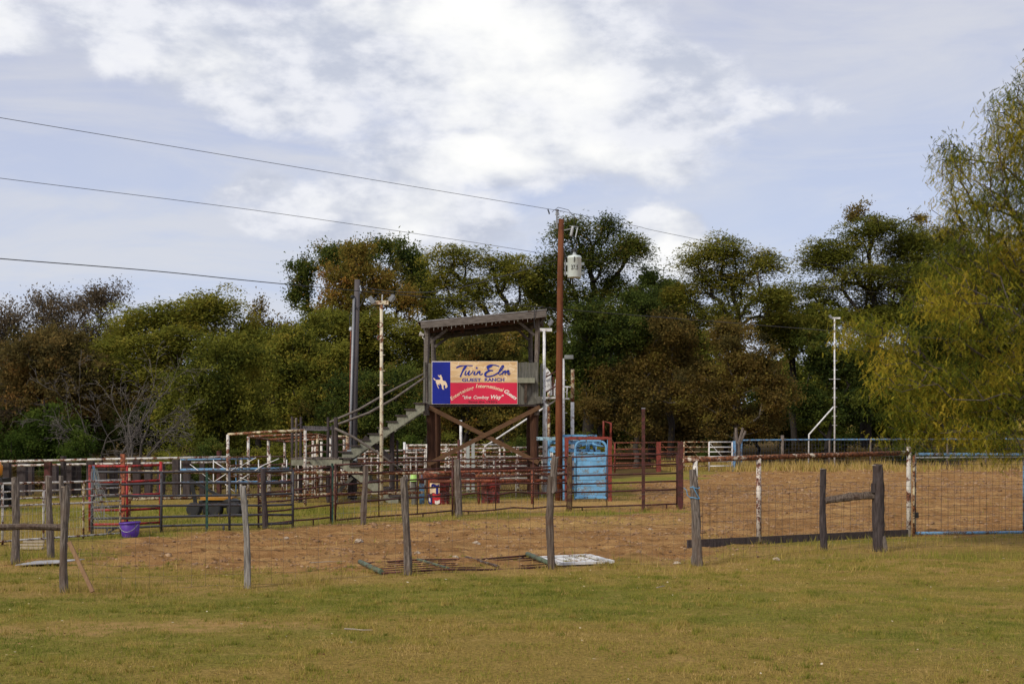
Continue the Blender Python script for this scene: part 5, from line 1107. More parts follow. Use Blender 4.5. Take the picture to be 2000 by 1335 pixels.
for i in range(13): MB().box((lerp(X(569, YA), X(671, YA), (i + .5) / 13), (YA + 35.95) / 2, zl - .015 + .006 * math.sin(i * 5)), (.105, 35.95 - YA + .1, .035)).build('deck_plank', M_cedar, st)
MB().box((X(619, YA), YA - .02, zl - .12), (1.36, .04, .15)).build('fascia_board', M_string, st); MB().box((X(619, 35.9), 35.93, zl - .12), (1.36, .04, .15)).build('fascia_board', M_plank, st)
for (px, Yq, ty, w, sd, lo) in ((571, YA + .05, 814, 5, 1, 0), (579, 35.1, 817, 5, 2, 0), (588, 35.95, 814, 5, 3, 0), (640, 35.95, 815, 5.5, 4, 0), (656, YA + .1, 815, 8, 5, 0), (650, 35.2, 830, 5, 6, 0)):
    gnarl((X(px, Yq), Yq, -.1), P(px - (1 if sd < 4 else 0), ty, Yq), w / 2 * .0142 * 1.15, w / 2 * .0138, 140 + sd, rings=10, rough=.06, bend=.004).build('post', M_tie if sd != 2 else M_cedar, st)
for (px, Yq, ty, w, sd) in ((766, 35.55, 826, 9, 11), (776, 36.1, 860, 4, 12), (587, YA + .3, 905, 7, 13), (690, 35.5, 900, 6, 14), (642, YA + .3, 905, 8, 15)):
    gnarl((X(px, Yq), Yq, -.1), P(px, ty, Yq), w / 2 * .0144 * 1.1, w / 2 * .0142, 160 + sd, rough=.05, bend=.003).build('support_post', M_tie, st)
MB().beam(P(712, 853, 35.3), P(762, 893, 35.5), .05, .12).build('brace', M_tie, st); MB().beam(P(656, 963, 34.6), P(688, 932, 34.6), .04, .09).build('brace', M_plank, st)
MB().beam(P(588, 834, 35.98), P(656, 836, 35.98), .03, .09).build('rail_board', M_gpole, st); gnarl(P(569, 838, YA), P(640, 840, YA), .022, .02, 171, bend=.004).build('rail_pole', M_gpole, st)
gnarl(P(566, 842, 35), P(590, 825, 36), .014, .012, 172).build('rail_pole', M_gpole, st)
for (pts, Yq, sd) in ((((644, 824), (700, 800), (760, 765), (829, 729)), 35.95, 1), (((655, 830), (720, 806), (770, 778), (829, 737)), 35.1, 2), (((654, 836), (690, 853), (740, 885), (790, 921)), YA, 3)):
    MB().tube([P(*p, Yq) for p in pts], [.034, .036, .032, .028], 8).build('handrail', M_grey, st, smooth=True)

# ------------------------------------------------------------------ poles
# transformer pole
YU = 35.6; up = thing('utility_pole', 'tall red-brown utility pole with transformer hardware', 'pole', (X(1092, YU), YU, 0))
MB().tube([(X(1091.5, YU), YU, -.3), (X(1092, YU), YU, 3), (X(1094, YU), YU, 6), (X(1096, YU), YU, Z(428, YU))], [.105, .098, .085, .075], 16).build('shaft', M_pole, up, smooth=True)
MB().box(P(1091, 430, YU) + Vector((-.05, -.05, 0)), (.04, .04, .5)).build('ground_strip', M_galv, up)
MB().tube([P(1092, 440, YU) + Vector((-.06, 0, 0)), P(1092, 419, YU) + Vector((-.06, 0, 0))], .025, 8).build('pin', M_galv, up)
ins = MB().lathe(P(1092, 420, YU) + Vector((-.05, 0, 0)), [(.02, 0), (.06, .01), (.065, .03), (.03, .045), (.05, .055), (.055, .075), (.02, .10)], 16).build('insulator', M_cer, up, smooth=True)
MB().lathe(P(1092, 420, YU) + Vector((-.05, 0, .1)), [(.03, 0), (.05, .01), (.045, .05), (.02, .055)], 14).build('insulator_top', M_dkcer, ins)
MB().beam(P(1100, 450, YU), P(1117, 446, YU), .03, .03).build('bracket', M_galv, up)
m = Matrix.Rotation(R(12), 3, 'Y')
MB().lathe(P(1115, 461, YU), [(.02, 0), (.045, .01), (.03, .05), (.048, .07), (.03, .11), (.048, .13), (.03, .17), (.048, .19), (.03, .23), (.045, .26), (.02, .28)], 14, m).build('arrester', M_cer, up, smooth=True)
MB().lathe(P(1124, 464, YU), [(.015, 0), (.018, .27), (.01, .28)], 10, m).build('fuse_tube', M_cer, up); MB().beam(P(1112, 441, YU), P(1130, 443, YU), .02, .02).build('fuse_arm', M_galv, up)
tf_ = thing('transformer', 'pale grey pole transformer marked 37.5', 'transformer', P(1121, 543, YU))
c = P(1121.5, 543, YU) + Vector((0, -.12, 0)); hT = (543 - 503) * YU / FP; rT = 13.5 * YU / FP
tk = MB().lathe(c, [(rT * .97, 0), (rT, .01), (rT, hT - .05), (rT * 1.03, hT - .045), (rT * 1.03, hT - .01), (rT * .9, hT + .03), (rT * .4, hT + .05)], 28).build('tank', M_xfmr, tf_, smooth=True)
for zz in (.14, hT - .17): MB().box(c + Vector((0, .14, zz)), (.56, .03, .075)).build('mounting_bar', M_xfmr, tf_)
MB().box(c + Vector((-.25, .14, hT * .5)), (.03, .06, .45)).build('hanger', M_galv, tf_)
MB().lathe(c + Vector((.0, -.03, hT + .04)), [(.05, 0), (.055, .05), (.035, .06), (.05, .08), (.03, .1)], 14).build('bushing', M_cer, tf_); MB().lathe(c + Vector((.0, -.03, hT + .13)), [(.03, 0), (.075, .02), (.07, .07), (.03, .1)], 12).build('bushing_cover', M_black, tf_)
MB().tube([c + Vector((-.01, -rT - .01, hT - .02)), c + Vector((-.01, -rT - .02, hT - .08)), c + Vector((-.02, -rT - .01, hT - .16))], .012, 6).build('lead', M_black, tf_); MB().tube([c + Vector((.05, -rT * .9, hT)), c + Vector((.09, -rT * .95, hT - .06)), c + Vector((.12, -rT * .8, hT - .01))], .009, 6).build('lead', M_galv, tf_)
put_text('rating_number', '37.5', c.x - .005, c.z + .20, .13, M_black, tf_, width=.20, off=.01, y=c.y - rT - .004)
MB().tube([P(1121, 490, YU) + Vector((0, -.12, 0)), P(1128, 470, YU), P(1118, 458, YU)], .008, 5).build('drop_lead', M_cable, tf_)
# meter pole
YM = 36.6; mp = thing('meter_pole', 'grey wooden meter pole with steel conduits', 'pole', (X(692, YM), YM, 0))
MB().tube([(X(690, YM), YM, -.3), (X(692, YM), YM, 3), P(698, 546, YM)], [.105, .095, .078], 14).build('shaft', M_gpole, mp, smooth=True)
MB().tube([(X(685, YM), YM - .12, .3), (X(686.5, YM), YM - .12, 2.5), P(691.5, 582, YM - .1)], .038, 10).build('conduit', M_galv, mp, smooth=True)
MB().lathe(P(691, 583, YM - .1), [(.04, 0), (.06, .04), (.06, .08), (.03, .11)], 12, Matrix.Rotation(R(-35), 3, 'Y')).build('weatherhead', M_black, mp)
MB().tube([(X(682, YM), YM - .08, .3), P(685.5, 645, YM - .08)], .022, 8).build('conduit', M_orust, mp); MB().lathe(P(685, 646, YM - .08), [(.03, 0), (.05, .03), (.04, .1), (.015, .12)], 12).build('weatherhead', M_cer, mp)
c = Vector((X(689, YM), YM - .2, 0)); MB().box(c + Vector((0, 0, Z(888, YM))), (.28, .14, .30)).build('meter_box', M_steel, mp); MB().box(c + Vector((.02, -.02, Z(900, YM))), (.30, .16, .03), 0).build('hood', M_galv, mp); MB().box(c + Vector((.03, .02, Z(922, YM))), (.22, .12, .42)).build('breaker_box', M_black, mp); MB().box(c + Vector((0, .02, Z(955, YM))), (.2, .12, .5)).build('lower_box', M_tie, mp)
MB().tube([P(701, 566, YM), P(712, 580, YM), P(703, 598, YM - .1), P(697, 604, YM - .1), P(692, 594, YM - .12)], .012, 5).build('cable_loop', M_cable, mp); MB().lathe(P(702, 563, YM), [(.02, 0), (.04, .02), (.04, .07), (.02, .09)], 10).build('insulator', M_cer, mp); MB().tube([P(684, 640, YM - .1), P(683, 620, YM - .1), P(687, 600, YM - .1)], .01, 5).build('cable', M_cable, mp)
# light poles
def floodlight(root, c, dirx, tilt=35):
    m = Matrix.Rotation(R(90 * (1 if dirx > 0 else -1)), 3, 'Z') @ Matrix.Rotation(R(tilt), 3, 'X'); o = MB().box(c, (.22, .09, .20), ax=m).build('floodlight', M_galv, root); MB().box(Vector(c) + m @ Vector((0, -.06, 0)), (.18, .02, .16), ax=m).build('lens', M_lampg, o); return o
def light_pole(label, px, Y, ty, base, r, mat, steps, floods, brace=None, bar=None):
    root = thing('light_pole', label, 'light pole', (X(px, Y), Y, 0)); top = P(px, ty, Y); MB().tube([(X(px, Y), Y, -.2), top], [r * 1.1, r * .9], 10).build('shaft', mat, root, smooth=True)
    if bar:
        MB().box(P((bar[0] + bar[1]) / 2, ty - 1, Y), ((bar[1] - bar[0]) * Y / FP, .09, .10)).build('crossbar', mat, root)
    for (fx, fy, d) in floods: floodlight(root, P(fx, fy, Y), d)
    for (sy, x0_, x1_) in steps: pipe(root, 'step', [P(x0_, sy, Y) + Vector((0, -.02, 0)), P(x1_, sy, Y) + Vector((0, -.02, 0))], .012, mat, 6)
    return root
lp = light_pole('rust-streaked white light pole before the stairs', 745, 33.6, 592, 985, .046, mat_rust('rust_streaked_pole', (.70, .62, .46), (.42, .15, .05), .36, scale=4), [(660, 742, 753), (693, 743, 752), (724, 742, 753), (752, 738, 759)], [(765, 582, 1), (727, 586, -1)], bar=(726, 759))
for yy in (635, 660): MB().tube([P(743, yy, 33.55) + Vector((.065 * math.cos(t) , -.05, .06 * math.sin(t))) for t in np.linspace(0, 6.283, 13)], .012, 6).build('ring', M_orust, lp)
MB().tube([P(735, 582, 33.6), P(738, 575, 33.6), P(742, 585, 33.6)], .012, 5).build('cable_loop', M_cable, lp); MB().tube([P(746, 590, 33.6), P(747, 575, 33.6)], .018, 6).build('finial', M_cer, lp)
light_pole('thin white light pole hidden beside right tower post', 1063, 40.0, 645, 960, .05, M_cleanw, [], [(1075, 630, 1)], bar=(1052, 1078))
lp2 = light_pole('white light pole and ladder frame right of the brown pole', 1100, 41.0, 700, 960, .055, M_cleanw, [(742, 1098, 1106), (765, 1098, 1108), (806, 1098, 1108)], [])
MB().box(P(1111, 697, 41), (.28, .2, .12)).build('floodlight', M_lampg, lp2)
pipe(lp2, 'second_post', [P(1118, 970, 41), P(1118, 785, 41)], .055, M_cleanw, 8); pipe(lp2, 'second_post', [P(1118, 785, 41), P(1118.5, 721, 41)], .056, M_yellw, 8)
for yy in (755, 778): pipe(lp2, 'rung', [P(1101, yy, 41), P(1118, yy + 1, 41)], .026, M_cleanw)
pipe(lp2, 'stay', [P(1108, 755, 41), P(1107, 777, 41)], .02, M_cleanw)
lp3 = light_pole('tall thin white pole with step pegs by far blue fence', 1630, 72, 622, 915, .046, M_cleanw, [(676, 1627, 1637), (704, 1627, 1636), (722, 1626, 1636), (740, 1619, 1641), (758, 1625, 1635), (776, 1625, 1635), (794, 1626, 1635), (812, 1625, 1635), (830, 1625, 1635)], [(1622, 618, -1)], bar=(1624, 1641))
pipe(lp3, 'brace', [P(1628, 794, 72), P(1580, 848, 72), P(1579, 914, 72)], .044, M_cleanw, 8)

# ------------------------------------------------------------------ overhead wires
def wire(label, pts, r, k=8, mat=None):
    """sagging span through measured points"""
    E = [pts[0]] + pts + [pts[-1]]; c = []
    for i in range(1, len(E) - 2):
        for j in range(k):
            t = j / k; a, b, d, e = [Vector(v) for v in E[i-1:i+3]]; c.append(.5 * ((2*b) + (-a+d)*t + (2*a-5*b+4*d-e)*t*t + (-a+3*b-3*d+e)*t**3))
    c.append(Vector(pts[-1])); o = MB().tube(c, r, 5).build('power_line', mat or M_cable, None, loc=pts[0]); tag(o, label, 'wire', 'overhead wires')
wire('topmost power line running to the pole-top insulator', [P(-250, 188, 23), P(0, 230, 25.5), P(595, 329, 30.6), P(1070, 408, YU), P(1100, 413, YU + .2), P(1240, 441, 37.6), P(1350, 465, 39.5), P(1900, 575, 50)], .0065)
wire('second power line below the topmost one', [P(-250, 315, 23), P(0, 348, 25.5), P(500, 411, 29.8), P(870, 465, 33.4), P(1094, 500, YU), P(1205, 515, 37), P(1330, 531, 39), P(1900, 590, 50)], .006)
wire('thick lowest cable passing behind the grey meter pole', [P(-250, 484, 24), P(0, 505, 26), P(300, 529, 29), P(560, 555, 31.5), P(1090, 603, YU + .15), P(1400, 628, 40), P(1680, 650, 46), P(2000, 672, 54)], .011)
wire('sagging service drop between meter pole and transformer pole', [P(702, 560, YM), P(780, 570, 36.4), P(870, 567, 36.2), P(980, 540, 36), P(1060, 515, YU), P(1088, 508, YU)], .012)
MB_ = MB(); MB_.tube([P(1070, 409, YU), P(1072, 414, YU), P(1073, 418, YU)], .02, 5); MB_.tube([P(1078, 414, YU), P(1090, 405, YU), P(1110, 410, YU), P(1122, 424, YU), P(1121, 440, YU)], .008, 5)
MB_.build('jumper_lead', M_cable, up)

# ------------------------------------------------------------------ blue cattle chute
YC = 35.3; ch = thing('cattle_chute', 'light blue steel cattle chute with red frame and plank door', 'chute', (X(1148, YC), YC, 0))
hz_ = Z(853, YC)
for px in (1106.5, 1191): MB().box((X(px, YC), YC, hz_ / 2 - .05), (.105, .105, hz_ + .1)).build('frame_post', M_redbr, ch)
MB().box((X(1149, YC), YC - .005, hz_ - .03), (1.09, .10, .085)).build('frame_beam', M_redbr, ch)
pipe(ch, 'frame_loop', [P(1179, 854, YC), P(1179, 822, YC), P(1193, 826, YC), P(1193, 854, YC)], .035, M_redbr, 6)
# door with rounded head
xl, xr = X(1123.5, YC), X(1184, YC); zb, ztp = .04, Z(860, YC); yd = YC - .02; dr = MB()
pts = [Vector((xl, yd, zb)), Vector((xl, yd, ztp - .2))] + [Vector((xl + .22 - .22 * math.cos(t), yd, ztp - .2 + .2 * math.sin(t))) for t in np.linspace(.3, 1.57, 5)] + [Vector((xr - .22 + .22 * math.sin(t), yd, ztp - .2 + .2 * math.cos(t))) for t in np.linspace(0, 1.3, 5)] + [Vector((xr, yd, ztp - .2)), Vector((xr, yd, zb))]
door = MB().tube(pts, .035, 8).build('door', M_blue, ch, smooth=True); door['label'] = 'light blue door of worn horizontal planks'
nz = 7
z0d, z1d = .06, Z(886, YC)
for i in range(nz):
    a = lerp(z0d, z1d, i / nz); b = lerp(z0d, z1d, (i + 1) / nz) - .014; MB().box(((xl + xr) / 2, yd + .01 + .006 * (i % 2), (a + b) / 2), (xr - xl - .04, .03, b - a)).build('plank', M_blued, door)
for z in (Z(886, YC) + .03, Z(975, YC) + .06): MB().box(((xl + xr) / 2, yd - .02, z), (xr - xl, .03, .05)).build('door_rail', M_blue, door)
for z in (.5, 1.1): MB().box((xl - .01, yd - .04, z), (.05, .03, .10)).build('hinge', M_blue, door)
# chute body behind
xa, xb = X(1070, 37.6), X(1180, 38.2)
for (xx, Yq) in ((X(1072, YC + .9), YC + .9), (X(1100, YC + .3), YC + .3), (xb, YC + 1.2), (X(1128, YC + 2.4), YC + 2.4), (X(1072, YC + 2.6), YC + 2.6), (X(1163, YC + 1.4), YC + 1.4)):
    MB().box((xx, Yq, .85), (.07, .07, 1.75)).build('chute_post', M_blue, ch)
for i, z in enumerate((.35, .62, .89, 1.16, 1.40, 1.62)):
    MB().beam((X(1072, YC + .9), YC + .9, z), (X(1104, YC + .3), YC + .3, z + .03), .035, .11 if i % 2 else .16).build('chute_slat', M_blue, ch); MB().beam((X(1110, YC + .6), YC + .6, z), (X(1172, YC + 1.5), YC + 1.5, z - .05), .035, .10).build('chute_slat', M_blue, ch)
MB().box((X(1088, YC + .6), YC + .62, Z(856, YC + .6)), (1.15, .06, .09)).build('top_beam', mat_rust('pale_blue_beam', (.36, .55, .66), (.22, .2, .19), .4), ch); MB().box((X(1125, YC + 1.6), YC + 1.6, Z(851, YC + 1.6)), (1.2, .08, .08)).build('top_beam', M_blue, ch)
for (a, b, dy) in (((1128, 872), (1144, 868), .3), ((1152, 866), (1180, 872), .4), ((1128, 878), (1147, 884), .3), ((1150, 882), (1181, 886), .35), ((1146, 862), (1146, 886), .28), ((1150, 860), (1150, 886), .28), ((1158, 860), (1162, 886), .5)):
    pipe(ch, 'head_gate_bar', [P(*a, YC + dy), P(*b, YC + dy)], .03, M_blue, 6)

# barrels, posts and bits beside the chute
def barrel(label, px, by, r, h, painted=False):
    c = G(px, by); root = thing('steel_barrel', label, 'barrel', c); MB().lathe(c, [(r * .97, 0), (r, .012), (r * .985, .03), (r * .985, h * .33), (r * 1.03, h * .345), (r * .985, h * .36), (r * .985, h * .64), (r * 1.03, h * .655), (r * .985, h * .67), (r * .985, h - .03), (r, h - .012), (r * .96, h), (r * .9, h - .015)], 28).build('drum', M_barrel, root, smooth=True)
    if painted:     # painted white, blue and red shapes on its left face
        def patch(a0, a1, z0, z1, mat, d, name):
            mb = MB(); n = 7
            for i in range(n + 1):
                an = lerp(a0, a1, i / n); 
                for z in (z0, z1): mb.v.append(c + Vector(((r * 1.035 + d) * math.sin(an), -(r * 1.035 + d) * math.cos(an), z + .02 * math.sin(an * 9))))
            for i in range(n): mb.f.append([2 * i, 2 * i + 2, 2 * i + 3, 2 * i + 1])
            mb.build(name, mat, root)
        patch(-1.0, .1, .30, .62, M_scream, .002, 'painted_white'); patch(-.75, .05, .46, .53, M_sblue, .005, 'painted_blue'); patch(-.25, -.05, .30, .5, M_sblue, .005, 'painted_blue'); patch(-1.5, -.7, .02, .24, M_sblue, .004, 'painted_blue'); patch(-1.15, -.85, .08, .18, M_swhite, .007, 'painted_white'); patch(-.6, .15, .03, .28, mat_plain('bright_red_paint', (.62, .02, .03), .5), .003, 'painted_red'); patch(-.35, .1, .03, .12, M_swhite, .006, 'painted_white'); patch(-1.5, -1.05, .3, .62, mat_plain('barrel_orange', (.42, .1, .03), .5), .003, 'painted_orange')
barrel('red barrel with white and blue painted shapes', 858, 984, .275, .74, True); barrel('plain rusty red barrel behind the sagging panel', 958, 982, .25, .70)
c = G(808, 985); Yq = c.y; o = gnarl(c - Vector((0, 0, .1)), P(808, 938, Yq), .075, .07, 201, rough=.04).build('stub_post', M_plank, None, loc=c); tag(o, 'stout grey stub post under the lime bucket', 'post')
rt = thing('bucket', 'lime green bucket upside down on a stub post', 'bucket', P(808, 939, Yq)); c = P(808, 939.5, Yq); MB().lathe(c, [(.105, 0), (.108, .02), (.10, .022), (.075, .19), (.07, .2)], 20).build('body', M_lime, rt, smooth=True)
rt = thing('painted_post', 'blue and brown painted post beside the painted barrel', 'post', G(824, 984)); c = G(824, 984); MB().lathe(c, [(.068, -.1), (.066, .55)], 14).build('shaft', M_blued, rt, smooth=True); MB().lathe(c, [(.069, .55), (.068, .80)], 14).build('top', mat_rust('brown_post_top', (.22, .09, .07), (.1, .2, .35), .35), rt, smooth=True)
of = thing('rail_fence', 'orange rusty three-rail pipe fence running to the chute', 'fence', (X(970, 32.5), 32.5, 0))
for (a, b, r, m) in (((780, 923), (1104, 917), .035, M_orust), ((829, 928), (930, 929), .075, M_orust), ((930, 929), (1104, 924), .04, M_rail), ((840, 940), (1104, 937), .038, M_orust)): pipe(of, 'rail', [P(*a, 32.9), P(*b, 34.6)], r, m, 9)
for px in (935, 1040): pipe(of, 'post', [(X(px, 33.7), 33.7, -.1), P(px, 918, 33.7)], .04, M_orust, 8)

# ------------------------------------------------------------------ pipe pens behind the tower
def pen(name, label, pts, ys, posts, r=.034, mat=None, mats=None, cat='fence'):
    """pts: [(px, Y)...]; ys: rail heights in px rows at the first and last end"""
    root = thing(name, label, cat, (X(*pts[0]), pts[0][1], 0)); n = len(ys)
    for i, (y0, y1) in enumerate(ys):
        P_ = []
        for k, (px, Yq) in enumerate(pts): P_.append(P(px, lerp(y0, y1, k / (len(pts) - 1)), Yq))
        pipe(root, 'rail', P_, r if i < 2 else r * .75, (mats or [M_white, M_rail])[i % len(mats or [1, 2])], 6)
    top = min(min(y) for y in ys)
    for t in posts:
        k = t * (len(pts) - 1); i = min(int(k), len(pts) - 2); f = k - i; px = lerp(pts[i][0], pts[i + 1][0], f); Yq = lerp(pts[i][1], pts[i + 1][1], f); y_ = lerp(ys[0][0], ys[0][1], t)
        pipe(root, 'post', [(X(px, Yq), Yq, -.1), P(px, y_ - 2, Yq)], r * 1.05, M_white, 7)
    return root
pen('pipe_pen', 'white rusty multi-rail pen fence left of the tower legs', [(686, 42), (830, 43)], [(882, 878), (887, 885), (894, 893), (901, 900), (908, 907), (916, 915), (926, 925), (938, 936)], (.0, .18, .36, .54, .72, .88, 1))
pen('pipe_pen', 'white rusty multi-rail pen fence between the tower legs', [(850, 43), (1075, 44)], [(878, 872), (885, 880), (893, 890), (902, 899), (911, 909), (922, 920), (934, 933)], (0, .12, .26, .42, .56, .72, .86, 1))
pen('pipe_pen', 'farther pen fence with reddish white top rails', [(795, 50), (985, 51)], [(869, 868), (875, 874), (883, 882), (891, 890), (900, 899), (909, 908)], (0, .2, .4, .6, .8, 1), r=.04)
pen('pipe_pen', 'rearmost pen fence of pale pipes by the chute', [(1010, 54), (1125, 55)], [(874, 872), (882, 880), (890, 888), (899, 897)], (0, .3, .6, 1), r=.04)
pen('pipe_pen', 'rusty low pen fence behind the lower stairs', [(590, 39), (700, 40)], [(900, 897), (910, 908), (921, 919), (932, 930), (944, 942), (956, 954)], (.1, .3, .5, .7, .9), mats=[M_orust, M_white, M_rail])
pen('pipe_pen', 'low crossing rails in the pen beyond the red barrel', [(870, 38), (1040, 39)], [(905, 903), (917, 915), (930, 928), (944, 942), (958, 956)], (0, .5, 1), r=.03, mats=[M_rail, M_drust])
pen('pipe_pen', 'dark rusty alley fence behind the landing supports', [(545, 36.3), (680, 36.8)], [(906, 904), (915, 914), (926, 924), (937, 935), (948, 946), (960, 958)], (.05, .28, .52, .78, 1), r=.024, mats=[M_drust, M_orust])
pen('pipe_pen', 'rusty alley fence between lower stairs and tower leg', [(690, 37.2), (850, 37.6)], [(897, 895), (906, 904), (916, 914), (927, 925), (938, 936), (951, 949)], (0, .22, .45, .7, .95), r=.024, mats=[M_drust, M_rail, M_orust])
pen('pipe_pen', 'rusty crossing fence behind the right tower leg', [(950, 36.9), (1095, 37.8)], [(896, 894), (907, 905), (918, 916), (930, 928), (942, 940)], (.1, .4, .75, 1), r=.024, mats=[M_orust, M_drust])
rt = thing('slide_gate', 'pair of pale grey upright boards in the pens', 'gate', (X(917, 41), 41, 0))
for px, ty in ((914, 868), (924, 864)): MB().box((X(px, 41), 41, (Z(ty, 41)) / 2), (.10, .05, Z(ty, 41))).build('board', mat_plain('pale_grey_paint', (.44, .46, .44), .6), rt)
MB().tube([P(919, 860, 41) + Vector((.035 * math.cos(t), 0, .04 * math.sin(t))) for t in np.linspace(0, 6.283, 11)], .01, 5).build('ring', M_galv, rt)
for (px, ty, by, Yq, m, lb) in ((790, 863, 960, 46, M_cleanw, 'short white post left of the left tower leg'), (900, 820, 960, 44, M_cleanw, 'white pipe post seen between the tower legs'), (896, 858, 960, 42.5, M_drust, 'thin rust post beside the white pipe in tower'), (1064, 788, 960, 41.5, M_board, 'peeling white post under the right tower corner'), (1072, 760, 960, 42.5, M_yellw, 'yellowed rusty post right of the peeling one')):
    o = MB().tube([(X(px, Yq), Yq, -.1), P(px, ty, Yq)], .06 if m is M_board else .045, 8).build('pipe_post', m, None, smooth=True, loc=(X(px, Yq), Yq, 0)); tag(o, lb, 'post', 'loose pipe posts round the pens')
o = MB().tube([P(948, 871, 42.3), P(1090, 778, 42.3)], .03, 7).build('brace_pipe', M_cleanw, None, loc=P(948, 871, 42.3)); tag(o, 'long white diagonal brace pipe behind the tower', 'pipe')
# white stand behind the tower corner
ws = thing('white_stand', 'white boarded judge stand half hidden behind tower', 'stand', (X(1075, 42), 42, 0))
for (poly, Yq, m) in (([(1062, 700), (1064, 712), (1075, 727), (1075, 770), (1062, 760)], 41.9, M_board), ([(1076, 745), (1096, 752), (1096, 776), (1076, 771)], 42.4, M_board)):
    p3 = [P(x_, y_, Yq) for x_, y_ in poly]; mb = MB(); k = len(p3); mb.v = p3[::-1] + [v + Vector((0, .03, 0)) for v in p3[::-1]]; mb.f = [list(range(k))[::-1], [k + i for i in range(k)]] + [[i, (i + 1) % k, k + (i + 1) % k, k + i] for i in range(k)]; mb.build('panel', m, ws)
for px in (1063, 1075, 1080, 1086): pipe(ws, 'upright', [P(px, 772, 42.1), P(px, 718 + (px - 1063), 42.1)], .03, M_cleanw if px != 1080 else M_rail)
for yy, d in ((732, -10), (762, -12)): pipe(ws, 'rail', [P(1062, yy + 6, 41.8), P(1092, yy + d, 41.8)], .025, M_drust)
MB().box(P(1080, 777, 42.4), (.7, .9, .06)).build('deck', M_board, ws); pipe(ws, 'leg', [P(1090, 780, 42.6), (X(1090, 42.6), 42.6, -.1)], .05, M_cleanw); pipe(ws, 'leg', [P(1066, 780, 42.6), (X(1066, 42.6), 42.6, -.1)], .05, M_cleanw)
# overhead lane frame at left
lf2 = thing('pipe_lane', 'white rusty pipe lane with overhead bars left of landing', 'frame', (X(445, 33), 33, 0))
por = [(445, 33, 848, 596, 840), (485, 36.5, 852, 620, 848), (524, 40, 858, 645, 852), (556, 43, 862, 672, 856)]
for i, (pl, Yq, ty, pr, ty2) in enumerate(por):
    pipe(lf2, 'post', [(X(pl, Yq), Yq, -.1), P(pl, ty, Yq)], .04, M_white, 8); pipe(lf2, 'post', [(X(pr, Yq), Yq, -.1), P(pr, ty2, Yq)], .04, M_yellw if i == 1 else M_white, 8); pipe(lf2, 'overhead_bar', [P(pl, ty, Yq), P((pl + pr) / 2, (ty + ty2) / 2 - 1, Yq), P(pr, ty2, Yq)], .035, M_rail if i else M_yellw, 8)
for yy in (893, 909, 930): pipe(lf2, 'rail', [P(449, yy, 33.2), P(485, yy - 1, 36.5), P(524, yy - 2, 40), P(556, yy - 2, 43)], .028, M_rail, 6)
for yy in (868, 882, 900, 922): pipe(lf2, 'rail', [P(596, yy + 4, 33.3), P(620, yy, 36.5), P(645, yy, 40), P(680, yy, 44)], .03, M_rail, 6)
pipe(lf2, 'overhead_bar', [P(485, 852, 36.5), P(524, 858, 40), P(556, 862, 43)], .035, M_rail); pipe(lf2, 'overhead_bar', [P(620, 848, 36.5), P(645, 852, 40), P(672, 856, 43)], .035, M_rail)
for px, yy in ((471, 897), (527, 885), (611, 860), (616, 868), (628, 862)): pipe(lf2, 'picket', [(X(px, 38), 38, -.1), P(px, yy, 38)], .04, M_white, 7)
pipe(lf2, 'post', [(X(678, 44), 44, -.1), P(678, 852, 44)], .05, M_yellw, 8); pipe(lf2, 'overhead_bar', [P(645, 852, 44), P(678, 852, 44)], .04, M_yellw)

# ------------------------------------------------------------------ far right fences
rp = panel('pipe_fence', 'far rust-red pipe fence right of the blue chute', 'fence', (X(1198, 63), 63, 0), (X(1289, 64.5), 64.5, 0), [1.47, 1.15, .93, .70, .46, .22], (.03, .97), M_orust, r=.035, upmat=M_redbr, seed=41)
MB().box((X(1286, 64.4), 64.4, .72), (.22, .2, 1.6)).build('square_post', M_redbr, rp)
for i, (x0_, x1_, m, lb) in enumerate(((1290, 1334, M_orust, 'rusty part-width far gate beside the square red post'), (1336, 1384, M_yellw, 'pale pipe gate half with diagonal brace, far left one'), (1385, 1430, M_cleanw, 'pale pipe gate half with diagonal brace, far right one'))):
    g_ = panel('pipe_gate', lb, 'gate', (X(x0_, 65), 65, 0), (X(x1_, 65.5), 65.5, 0), [1.50, 1.24, 1.0, .76, .52, .28], (0, 1), m, r=.03, group='far pipe gates', seed=50 + i, base=.05)
    pipe(g_, 'diagonal', [Vector((X(x0_ + 2, 65), 64.95, 1.42)), Vector((X(x1_ - 4, 65.5), 65.4, .3))], .012, m)
o = MB().box((X(1433, 65.6), 65.6, .75), (.16, .16, 1.6)).build('blue_post', M_bluep, None, loc=(X(1433, 65.6), 65.6, 0)); tag(o, 'pale blue gate post left of the forked trunk post', 'post')
fk = thing('forked_post', 'sawn forked tree-trunk post at far fence corner', 'post', (X(1443, 65.8), 65.8, 0)); Yq = 65.8
gnarl((X(1441, Yq), Yq, -.1), P(1441, 862, Yq), .13, .11, 301, rough=.06, bend=.01).build('trunk', M_cedar, fk)
for (a, b, r) in (((1439, 864), (1437, 835), .07), ((1443, 864), (1451, 835), .075), ((1445, 866), (1456, 841), .07)): gnarl(P(*a, Yq), P(*b, Yq), r, r * .9, int(a[0]), rings=5, rough=.05).build('stub', M_cedar, fk)
bf = thing('arena_fence', 'light blue pipe and mesh fence along far arena side', 'fence', (X(1437, 68), 68, 0))
fp = [(1437, 66.5), (1528, 68.5), (1700, 70), (1850, 69), (2000, 67), (2250, 62)]
pipe(bf, 'top_rail', [Vector((X(px, Yq), Yq, 1.58 + .10 * i / 5)) for i, (px, Yq) in enumerate(fp)], .045, M_bluep, 8)
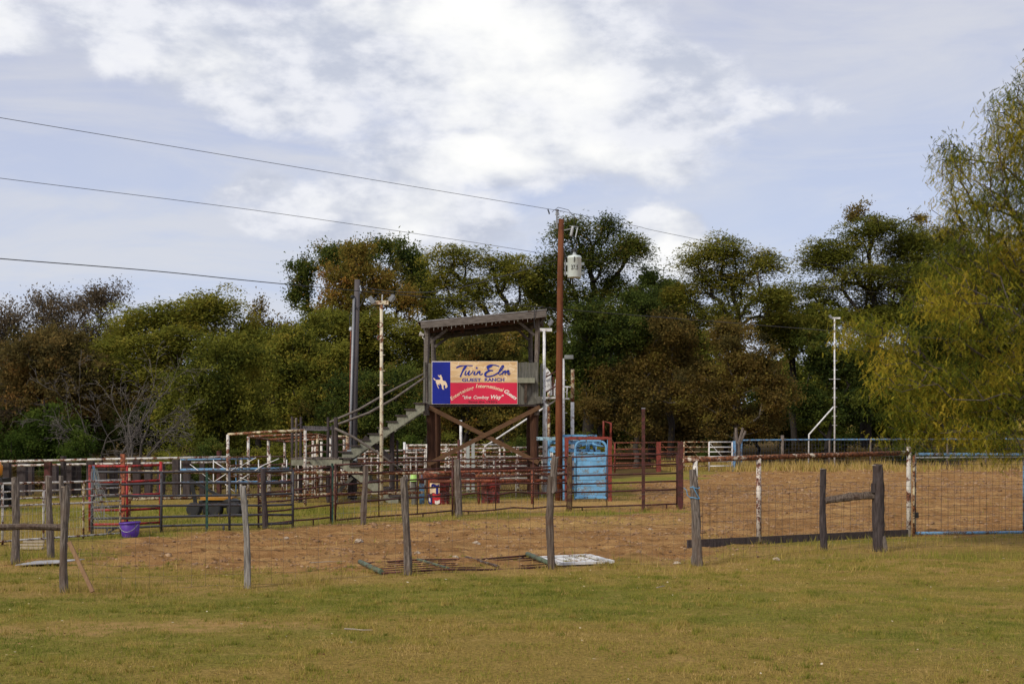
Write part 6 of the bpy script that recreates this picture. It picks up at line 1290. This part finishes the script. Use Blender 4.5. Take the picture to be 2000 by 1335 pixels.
for px, Yq in fp[:1] + [(1448, 66.8), (1528, 68.5), (1620, 69.3), (1700, 70), (1775, 69.5), (1850, 69), (1925, 68), (2000, 67), (2250, 62)]: pipe(bf, 'post', [(X(px, Yq), Yq, -.1), (X(px, Yq), Yq, 1.62 if px != 1528 else 1.85)], .05 if px != 1528 else .09, M_bluep if px in (1437, 1448) else M_cedar, 7)
for (a, b), k in zip(zip(fp[:-1], fp[1:]), range(5)): wire_mesh(bf, (X(*a), a[1] + .02), (X(*b), b[1] + .02), .1, 1.55, .2, .2, .006, mat=mat_rust('dark_blue_grey_mesh', (.07, .085, .12), (.06, .05, .05), .4) if k == 0 else bpy.data.materials['dark_blue_grey_mesh'], seed=20 + k)

# ------------------------------------------------------------------ things lying in the grass
lp_ = thing('fallen_pipe_gate', 'rusty pipe gate lying flat in grass between posts', 'gate', G(880, 1110))
A, B, C_, D_ = G(703, 1105), G(745, 1124), G(1082, 1110), G(1030, 1089)
for i in range(6):
    t = i / 5; a = lerp(A, B, t); b = lerp(D_, C_, t); z = .035; pipe(lp_, 'rail', [a + Vector((0, 0, z)), lerp(a, b, .35) + Vector((0, 0, z + .015)), lerp(a, b, .7) + Vector((0, 0, z - .02)), b + Vector((0, 0, z))], .014 if i in (0, 5) else .008, M_drust)
for t in (0, 1): pipe(lp_, 'end_post', [lerp(A, D_, t) + Vector((0, 0, .06)), lerp(B, C_, t) + Vector((0, 0, .05))], .034, M_sage, 9)
for t in (.33, .62): MB().beam(lerp(A, D_, t) + Vector((0, 0, .06)), lerp(B, C_, t) + Vector((.1, .1, .06)), .035, .02).build('cross_bar', M_sage if t < .5 else M_wire, lp_)
wf = thing('fallen_gate', 'white peeling wooden gate lying flat beside rusty panel', 'gate', G(1120, 1100))
A, B, C_, D_ = G(1052, 1096), G(1090, 1108), G(1194, 1104), G(1148, 1091); up_ = Vector((0, 0, .055))
for a, b in ((A, B), (B, C_), (C_, D_), (D_, A)): MB().beam(a + up_, b + up_, .09, .035).build('frame_board', M_board, wf)
for t in (.2, .4, .6, .8): MB().beam(lerp(A, D_, t) + up_ * .7, lerp(B, C_, t) + up_ * .7, .10, .015).build('slat', M_board, wf)
